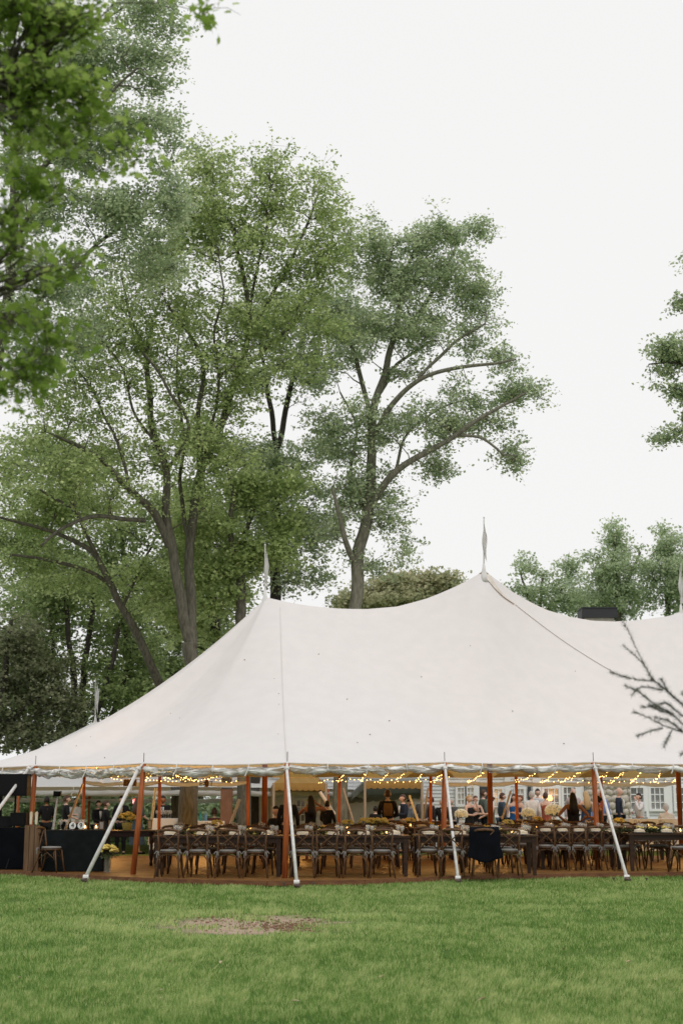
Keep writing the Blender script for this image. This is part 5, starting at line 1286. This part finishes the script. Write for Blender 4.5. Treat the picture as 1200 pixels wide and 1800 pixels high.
tree('leaning_dark_tree', 'dark trunked tree between the forked tree and the tent slope', 'tree', 49,
     [[(400, 1400, 0, 9), (392, 1200, 0, 10), (374, 1080, 0, 9), (362, 980, 0, 8), (360, 880, 0, 5), (345, 780, 0, 3)]],
     [(360, 900, 60, 60, .8), (330, 1010, 60, 50, .8), (400, 980, 40, 60, .6), (300, 1090, 50, 45, .7), (380, 1120, 40, 30, .6), (350, 780, 50, 50, .6)], 170, 90, .13, LM, M['barkd'], sig=.5)
# right-hand tree of the group
tree('spreading_tree', 'pale barked tree whose long limbs spread right over the tent', 'tree', 46,
     [[(598, 1400, 0, 12.5), (608, 1250, 0, 12), (622, 1080, 0, 11.5), (628, 980, 0, 11), (645, 900, 0, 10), (652, 830, 0, 9), (652, 760, 0, 7.5), (668, 680, 0, 6.5), (690, 600, .2, 5.5), (705, 520, .3, 4.5), (730, 430, .3, 3)],
      [(627, 990, 0, 6), (606, 950, -.6, 5), (596, 905, -.9, 4), (585, 860, -1, 2.5)],
      [(647, 895, 0, 7), (690, 838, -.4, 6.5), (740, 800, -.8, 5.5), (800, 765, -1, 4.5), (860, 725, -1.2, 3.5), (925, 690, -1.3, 2)],
      [(800, 765, -1, 3), (850, 770, -1.2, 2.5), (885, 800, -1.3, 2)],
      [(655, 770, 0, 5.5), (690, 710, -.5, 5), (735, 670, -.8, 4), (800, 648, -1, 3.5), (870, 640, -1.2, 2.5), (905, 632, -1.2, 1.5)],
      [(690, 600, .2, 4.5), (740, 545, .6, 4), (780, 480, .8, 3), (810, 410, 1, 2)], [(735, 665, -.8, 3), (790, 610, -.6, 3), (850, 570, -.5, 2)],
      [(700, 530, .3, 2.5), (685, 470, -.2, 2), (690, 420, -.3, 1.3)], [(690, 838, -.4, 3), (720, 760, .4, 2.5), (770, 720, .8, 2), (830, 700, 1, 1.3)], [(640, 900, 0, 3.5), (615, 830, 1, 3), (625, 760, 1.4, 2.5), (600, 690, 1.6, 1.5)], [(652, 770, 0, 5), (640, 690, .6, 4.5), (620, 610, .9, 4), (600, 540, 1, 2.5)], [(668, 690, 0, 4), (700, 640, 1, 3.5), (760, 600, 1.6, 2.5)]],
     [(750, 415, 58, 45, 1), (815, 410, 35, 40, .9), (800, 490, 60, 50, 1), (845, 540, 42, 45, .9), (700, 480, 55, 60, .9), (640, 470, 45, 75, .9), (700, 570, 70, 45, .8), (620, 590, 60, 55, .9), (780, 585, 75, 32, .9), (860, 610, 45, 24, .8),
      (700, 650, 50, 25, .5), (810, 690, 60, 24, .6), (905, 685, 45, 24, 1), (690, 740, 75, 38, .9), (790, 750, 70, 30, .9), (860, 745, 55, 24, .7), (890, 800, 24, 42, .9), (930, 692, 32, 18, 1.1), (898, 636, 28, 15, .9), (610, 760, 65, 50, .9), (760, 812, 60, 24, .8), (620, 850, 60, 42, .8), (700, 850, 38, 28, .5), (690, 940, 38, 48, .8), (600, 930, 55, 40, .7), (650, 1000, 45, 30, .5)],
     1050, 42, .10, LG, M['bark2'], sig=.45)
# tall left tree
tree('tall_oak', 'tall grey green oak filling the upper left', 'tree', 39,
     [[(-110, 1400, 0, 17), (-85, 1100, 0, 16), (-45, 820, 0, 13), (4, 600, 0, 10), (24, 380, 0, 9), (34, 240, 0, 7), (60, 90, 0, 6), (80, -60, 0, 4)], [(26, 360, 0, 6), (70, 300, -.5, 5), (120, 240, -.8, 4), (170, 190, -1, 3), (240, 120, -1, 2)], [(30, 270, 0, 5), (90, 150, .6, 4), (150, 60, 1, 3), (220, 10, 1, 2)], [(14, 560, 0, 5), (80, 520, .5, 4.5), (160, 440, 1, 3.5), (240, 380, 1.2, 2.5), (300, 340, 1.2, 1.5)], [(20, 470, 0, 4.5), (50, 380, -1, 4), (110, 340, -1.5, 3)]],
     [(240, 30, 60, 50, .9), (170, 110, 80, 60, .9), (265, 130, 42, 55, .9), (90, 60, 80, 70, .9), (240, 230, 65, 55, .9), (150, 260, 75, 60, .9), (60, 220, 60, 60, .9), (10, 300, 40, 60, .7), (20, 130, 40, 60, .7), (290, 340, 50, 55, .9), (200, 370, 75, 50, .9), (90, 380, 70, 55, .8), (310, 260, 20, 24, .5), (250, 440, 75, 45, .8), (120, 480, 80, 50, .9), (40, 540, 60, 50, .9), (60, 640, 60, 50, .8), (150, 580, 60, 40, .6)],
     950, 47, .10, LG, M['bark'], sig=.47)
# leaning understory tree with the arching limbs
tree('arching_tree', 'leaning mossy tree whose arching limbs reach the left edge', 'tree', 46.5,
     [[(310, 1400, 3, 9), (300, 1260, 2, 9), (270, 1180, .5, 8), (240, 1120, 0, 7.5), (212, 1060, -.5, 6.5), (196, 1020, -.8, 6), (170, 975, -1, 5), (130, 952, -1.2, 4), (60, 925, -1.5, 3), (-20, 905, -2, 2)], [(205, 1040, -.6, 4), (160, 1005, -1, 3.5), (90, 985, -1.5, 3), (20, 975, -2, 2)], [(172, 978, -1, 4), (130, 900, -1.5, 3), (70, 860, -2, 2)], [(215, 1070, -.4, 3), (240, 1010, 0, 2.5), (270, 960, .5, 2)]],
     [(60, 900, 80, 32, .9), (150, 920, 70, 30, .7), (40, 1000, 70, 35, .8), (150, 1030, 70, 28, .6), (240, 1000, 50, 35, .6), (290, 1060, 50, 32, .6), (120, 860, 60, 26, .6)],
     240, 55, .11, LM, M['bark'], sig=.6)
# multi-stem thicket
tree('multistem_tree', 'cluster of slim dark stems behind the left pennant', 'tree', 64,
     [[(150, 1400, 0, 6), (140, 1300, 0, 7), (128, 1180, 0, 5.5), (118, 1080, 0, 4), (112, 1000, 0, 3)], [(150, 1360, 0, 6), (146, 1220, .5, 6), (158, 1120, .6, 5), (165, 1040, .8, 3)], [(160, 1360, 0, 6), (172, 1260, -.3, 5), (196, 1170, -.5, 4.5), (212, 1090, -.6, 3)], [(140, 1360, 0, 5), (112, 1260, .4, 5), (96, 1150, .5, 4), (90, 1060, .6, 2.5)], [(175, 1360, 0, 5), (190, 1280, .4, 5), (222, 1180, .6, 3.5), (240, 1120, .6, 2)]],
     [(140, 1030, 70, 40, .8), (60, 1060, 60, 45, .8), (220, 1090, 60, 35, .8), (260, 1150, 50, 35, .9), (210, 1230, 55, 35, .9), (265, 1225, 35, 30, .8), (80, 1150, 50, 40, .6), (170, 1150, 60, 30, .5)],
     260, 45, .16, LW, M['barkd'], sig=.7)
tree('copper_beech', 'dark copper leaved tree at the far left above the eave', 'tree', 62,
     [[(-30, 1400, 0, 9), (-10, 1280, 0, 9), (10, 1180, 0, 6), (20, 1090, 0, 3)], [(-5, 1290, 0, 5), (50, 1240, 0, 4), (90, 1210, 0, 2)]],
     [(20, 1120, 50, 45, .9), (55, 1180, 50, 35, .9), (20, 1230, 55, 40, 1), (90, 1240, 45, 35, .9), (50, 1300, 60, 28, .9), (0, 1290, 40, 40, .9), (100, 1180, 30, 40, .5)],
     260, 45, .15, LR, M['barkd'], sig=.7)
# wood behind
for i, (cx, lab, lm, bl) in enumerate([(60, 'leftmost bushy tree of the wood behind', LW, [(30, 930, 90, 70, 1), (80, 1050, 90, 70, 1), (20, 1180, 90, 70, 1), (100, 1260, 80, 70, 1), (60, 820, 70, 60, .6)]),
                                 (220, 'bright green tree of the wood behind the slim stems', LW, [(190, 960, 90, 60, 1), (220, 1070, 90, 60, 1), (200, 1180, 80, 60, 1), (270, 1250, 80, 50, 1), (160, 860, 70, 60, .6)]),
                                 (350, 'green tree of the wood directly behind the forked trunk', LW, [(340, 1000, 70, 60, 1), (370, 1090, 80, 60, 1), (330, 1170, 80, 50, 1), (330, 900, 70, 50, .6)]),
                                 (-60, 'tree of the wood at the far left edge', LG, [(-60, 1000, 80, 100, 1), (-40, 1200, 90, 100, 1), (-60, 800, 60, 80, .5)])]):
    tree('woodland_tree', lab, 'tree', 70 + i * 2, [[(cx, 1400, 0, 8), (cx + 8, 1200, 0, 7), (cx, 1050, 0, 5), (cx - 5, 920, 0, 3)]], bl, 240, 70, .19, lm, M['barkd'], sig=1.05, group='trees of the wood behind the tent')
# low hedge seen under the tent at left
tree('hedge', 'dense green shrubbery seen under the tent at left', 'shrub', 64, [[(120, 1440, 0, 4), (120, 1420, 0, 4), (110, 1400, 0, 2)]],
     [(60, 1440, 90, 40, 1), (180, 1440, 90, 40, 1), (300, 1440, 90, 40, 1), (400, 1430, 50, 25, 1), (60, 1395, 70, 25, 1), (200, 1395, 70, 25, 1)], 300, 60, .22, LG, M['barkd'], sig=.55, dr=.4)
# distant trees right
tree('round_tree', 'rounded olive green tree beyond the ridge between the first two peaks', 'tree', 78, [[(700, 1400, 0, 7), (700, 1200, 0, 6), (705, 1080, 0, 4)], [(704, 1100, 0, 4), (760, 1060, 0, 2)]],
     [(680, 1035, 42, 28, 1), (720, 1030, 40, 24, 1), (765, 1025, 34, 24, 1), (650, 1055, 35, 24, 1), (790, 1045, 30, 20, .9), (700, 1070, 90, 30, .7)], 230, 85, .19, LO, M['barkd'], sig=.6)
tree('pale_willow', 'feathery pale green tree right of the tall peak', 'tree', 80, [[(940, 1400, 0, 6), (945, 1150, 0, 5), (950, 1050, 0, 3), (955, 1010, 0, 1.5)], [(945, 1090, 0, 3), (915, 1010, 0, 1.5)], [(948, 1090, 0, 3), (990, 1030, 0, 1.5)]],
     [(915, 1010, 14, 26, .5), (945, 1010, 16, 28, .5), (970, 1015, 16, 26, .6), (1000, 1015, 22, 26, .8), (930, 1040, 30, 20, .8), (990, 1050, 50, 25, 1), (1020, 1060, 50, 25, 1)], 170, 38, .15, LP, M['bark'], sig=.5, upw=1.5)
tree('feathery_tree', 'taller feathery tree at right behind the dark chimney cap', 'tree', 76, [[(1085, 1400, 0, 7), (1085, 1150, 0, 6), (1085, 1040, 0, 4), (1080, 960, 0, 2)], [(1085, 1060, 0, 4), (1045, 980, 0, 2)], [(1085, 1060, 0, 4), (1125, 970, 0, 2)]],
     [(1070, 950, 24, 24, .6), (1100, 965, 26, 30, .7), (1045, 985, 26, 24, .7), (1085, 1000, 50, 30, 1), (1040, 1040, 55, 35, 1), (1100, 1050, 60, 35, 1)], 210, 48, .15, LP, M['bark'], sig=.5, upw=1.5)
tree('feathery_tree', 'feathery tree at the right edge behind the last pennant', 'tree', 77, [[(1175, 1400, 0, 7), (1172, 1150, 0, 6), (1172, 1040, 0, 4), (1170, 960, 0, 2)], [(1172, 1060, 0, 4), (1200, 980, 0, 2)]],
     [(1165, 945, 24, 24, .7), (1195, 950, 24, 28, .8), (1150, 990, 30, 30, .8), (1190, 1000, 36, 30, 1), (1160, 1050, 45, 40, 1), (1215, 1040, 40, 50, 1)], 210, 48, .15, LP, M['bark'], sig=.5, upw=1.5)
tree('overhanging_tree', 'oak whose leafy limb tips enter at the right edge', 'tree', 40, [[(1420, 1400, 0, 16), (1400, 1000, 0, 14), (1370, 800, 0, 10), (1330, 680, 0, 7)], [(1340, 720, 0, 5), (1260, 660, 0, 4), (1190, 640, 0, 2.5), (1140, 640, 0, 1.2)], [(1370, 800, 0, 4), (1290, 770, 0, 3), (1200, 760, 0, 1.5)], [(1330, 680, 0, 4), (1260, 580, 0, 3), (1210, 540, 0, 1.5)]],
     [(1200, 540, 20, 28, .8), (1215, 470, 16, 18, .5), (1165, 625, 38, 20, .9), (1195, 640, 30, 30, 1), (1160, 665, 20, 14, .5), (1195, 700, 24, 22, .9), (1180, 765, 28, 15, .9), (1230, 600, 30, 60, 1), (1240, 740, 30, 40, 1)],
     190, 34, .105, LG, M['bark'], sig=.32)
# near maple overhanging upper left (out of focus)
tree('maple_tree', 'near bright green maple boughs hanging into the upper left corner', 'tree', 6.2, [[(-330, 1700, 0, 38), (-320, 1000, 0, 34), (-310, 500, 0, 28), (-290, 100, 0, 20)], [(-310, 560, 0, 9), (-180, 560, 0, 7), (-60, 580, .2, 4), (40, 600, .3, 2)], [(-305, 300, 0, 10), (-150, 200, 0, 8), (0, 180, .2, 5), (110, 230, .3, 3), (200, 270, .3, 1.5)], [(-295, 100, 0, 8), (-150, 30, 0, 7), (0, 10, 0, 5), (120, 50, .1, 2.5)], [(-290, 100, 0, 6), (-100, -60, .5, 5), (120, -60, .6, 4), (280, -20, .6, 2.5), (370, 0, .6, 1.2)]],
     [(190, 225, 30, 30, .5), (90, 330, 60, 40, .5), (110, 470, 45, 40, .35), (90, 600, 45, 40, .5), (70, 520, 30, 30, .3), (50, 40, 75, 55, 1.1), (140, 60, 55, 45, .6), (60, 140, 70, 45, 1), (150, 190, 50, 40, .7), (220, 270, 22, 34, .5), (130, 270, 45, 30, .5), (30, 240, 40, 35, .5), (15, 370, 24, 35, .9), (20, 440, 26, 40, .9), (130, 455, 30, 24, .15), (40, 560, 35, 30, .6), (50, 640, 42, 34, .8), (20, 680, 30, 25, .7), (350, 8, 38, 13, .6), (300, 0, 20, 14, .2)],
     360, 8, .044, LB, M['bark'], sig=.10, twig=.003, shape='maple', flat=.2)
# spruce bough at right
def spruce():
    Y = 7.4; TX = 5.2; r = empty('spruce_tree', (TX, Y, 0)); tag(r, 'near spruce with a sparse needled branch reaching in at right', 'tree'); loc = Vector((TX, Y, 0))
    tb = MB(); kb = MB(); kb.tube([(TX, Y, -.1), (TX + .02, Y, 2.0), (TX - .02, Y, 5), (TX, Y, 9)], [.15, .12, .08, .02], 12)
    tw = []; A = lambda *q: [at(px, py, Y + dy) for px, py, dy in q]
    lim = [(A((2330, 960, 0), (1700, 1190, 0), (1330, 1290, 0), (1250, 1275, 0), (1200, 1240, 0), (1172, 1215, 0), (1146, 1195, 0)), [.022, .016, .011, .008, .006, .005, .0035]),
           (A((1146, 1197, 0), (1130, 1165, 0), (1115, 1135, 0), (1104, 1110, 0), (1094, 1093, .02)), [.0035, .003, .0028, .0025, .0018]), (A((1146, 1197, 0), (1135, 1175, -.02), (1118, 1155, -.03), (1093, 1134, -.03)), [.0028, .0026, .0022, .0015]),
           (A((1146, 1198, 0), (1120, 1195, .02), (1098, 1190, .02), (1072, 1182, .03)), [.003, .0026, .0022, .0016]), (A((1165, 1214, 0), (1148, 1210, .03), (1125, 1200 + 8, .03), (1110, 1222, .03)), [.0022, .002, .0018, .001]),
           (A((1215, 1290, 0), (1185, 1260, -.02), (1150, 1238, -.03), (1120, 1216, -.03), (1098, 1206, -.03)), [.0045, .0038, .003, .0024, .0016]), (A((1180, 1258, -.02), (1160, 1245, 0), (1125, 1243, 0)), [.0022, .0018, .0012]),
           (A((1230, 1300, 0), (1200, 1288, 0), (1165, 1275, .02), (1135, 1260, .02), (1112, 1252, .02)), [.005, .004, .003, .0024, .0016]), (A((1165, 1280, 0), (1140, 1286, 0), (1119, 1294, 0)), [.0022, .002, .0014]),
           (A((1180, 1283, 0), (1172, 1300, 0), (1166, 1312, 0)), [.0018, .0015, .001]), (A((1185, 1255, 0), (1160, 1250, .03), (1140, 1235 + 4, .03)), [.002, .002, .001]), (A((1172, 1215, 0), (1165, 1200, .02), (1161, 1194, .02)), [.002, .0018, .001]),
           (A((1205, 1262, 0), (1185, 1248, .02), (1170, 1236, .02), (1150, 1242, .02)), [.003, .0024, .002, .001]), (A((1230, 1250, 0), (1205, 1228, .0), (1197, 1217, 0)), [.003, .002, .001]),
           (A((1200, 1288, 0), (1175, 1268, -.03), (1150, 1262, -.03)), [.0026, .002, .001]), (A((1240, 1330, 0), (1210, 1322, 0), (1196, 1326, 0)), [.003, .002, .001])]
    nb = MB(); dens = [2, .25, .5, 1.1, 1, 1.2, 1, .9, 1.3, 1.3, 1.6, .8, 1.6, 1, 1.5, 1.4]
    for (pts, rr), dn in zip(lim, dens):
        c = catmull(pts, 5); R2 = [0.55 * float(np.interp(i / 5, range(len(rr)), rr)) for i in range(len(c))]; tb.tube(c, R2, 6); tw.append(c)
        for a, b in zip(c[:-1], c[1:]):
            L = (b - a).length; t = (b - a).normalized()
            for k in range(int(L / .0016 * dn) + (random.random() < .5) + 4):
                p = a.lerp(b, random.random()); q = Vector((random.gauss(0, 1), random.gauss(0, 1), random.gauss(0, 1) + .3)); q = (q - t * q.dot(t)).normalized(); d = (q + t * random.uniform(.3, 1.1)).normalized(); ln = random.uniform(.020, .036); s = t.cross(q).normalized() * .0019
                nb.add([p - s, p + s, p + d * ln], [(0, 1, 2)])
    for k in range(26):
        z = 1.1 + k * .3; a = k * 2.4; L = 1.9 * (1 - k / 32)
        if math.cos(a) < -.35 and z < 6: continue            # the side towards the picture carries only the sparse bough
        e = Vector((math.cos(a) * L, math.sin(a) * L, -.25 * L)); c = catmull([Vector((TX, Y, z)), Vector((TX, Y, z)) + e * .5 + Vector((0, 0, .05)), Vector((TX, Y, z)) + e], 6); tb.tube(c, [.022 * (1 - q / 13) for q in range(len(c))], 5)
        for q in range(4, len(c)):
            for sd in (-1, 1):
                t_ = c[q] + (Vector((-e.y, e.x, 0)).normalized() * sd + e.normalized() * .6) * .28; tb.tube([c[q], t_], [.005, .002], 4, cap=False)
                for w in range(34):
                    p = c[q].lerp(t_, random.random()); d = Vector((random.gauss(0, 1), random.gauss(0, 1), random.gauss(0, 1))).normalized(); sx = d.cross(Vector((0, 0, 1))).normalized() * .003; nb.add([p - sx, p + sx, p + d * .035], [(0, 1, 2)])
    o = kb.build('trunk', M['bark'], r, True); o.location = -loc
    o = tb.build('bough', mat('spruce_twig', (.045, .018, .014), .9, (.07, .03, .022), 40), r, True); o.location = -loc
    o = nb.build('needles', mat('spruce_needle', (.030, .060, .018), .7, (.06, .10, .035), 60), r); o.location = -loc; o['kind'] = 'stuff'
spruce()
print('LEAVES', NLEAF[0])
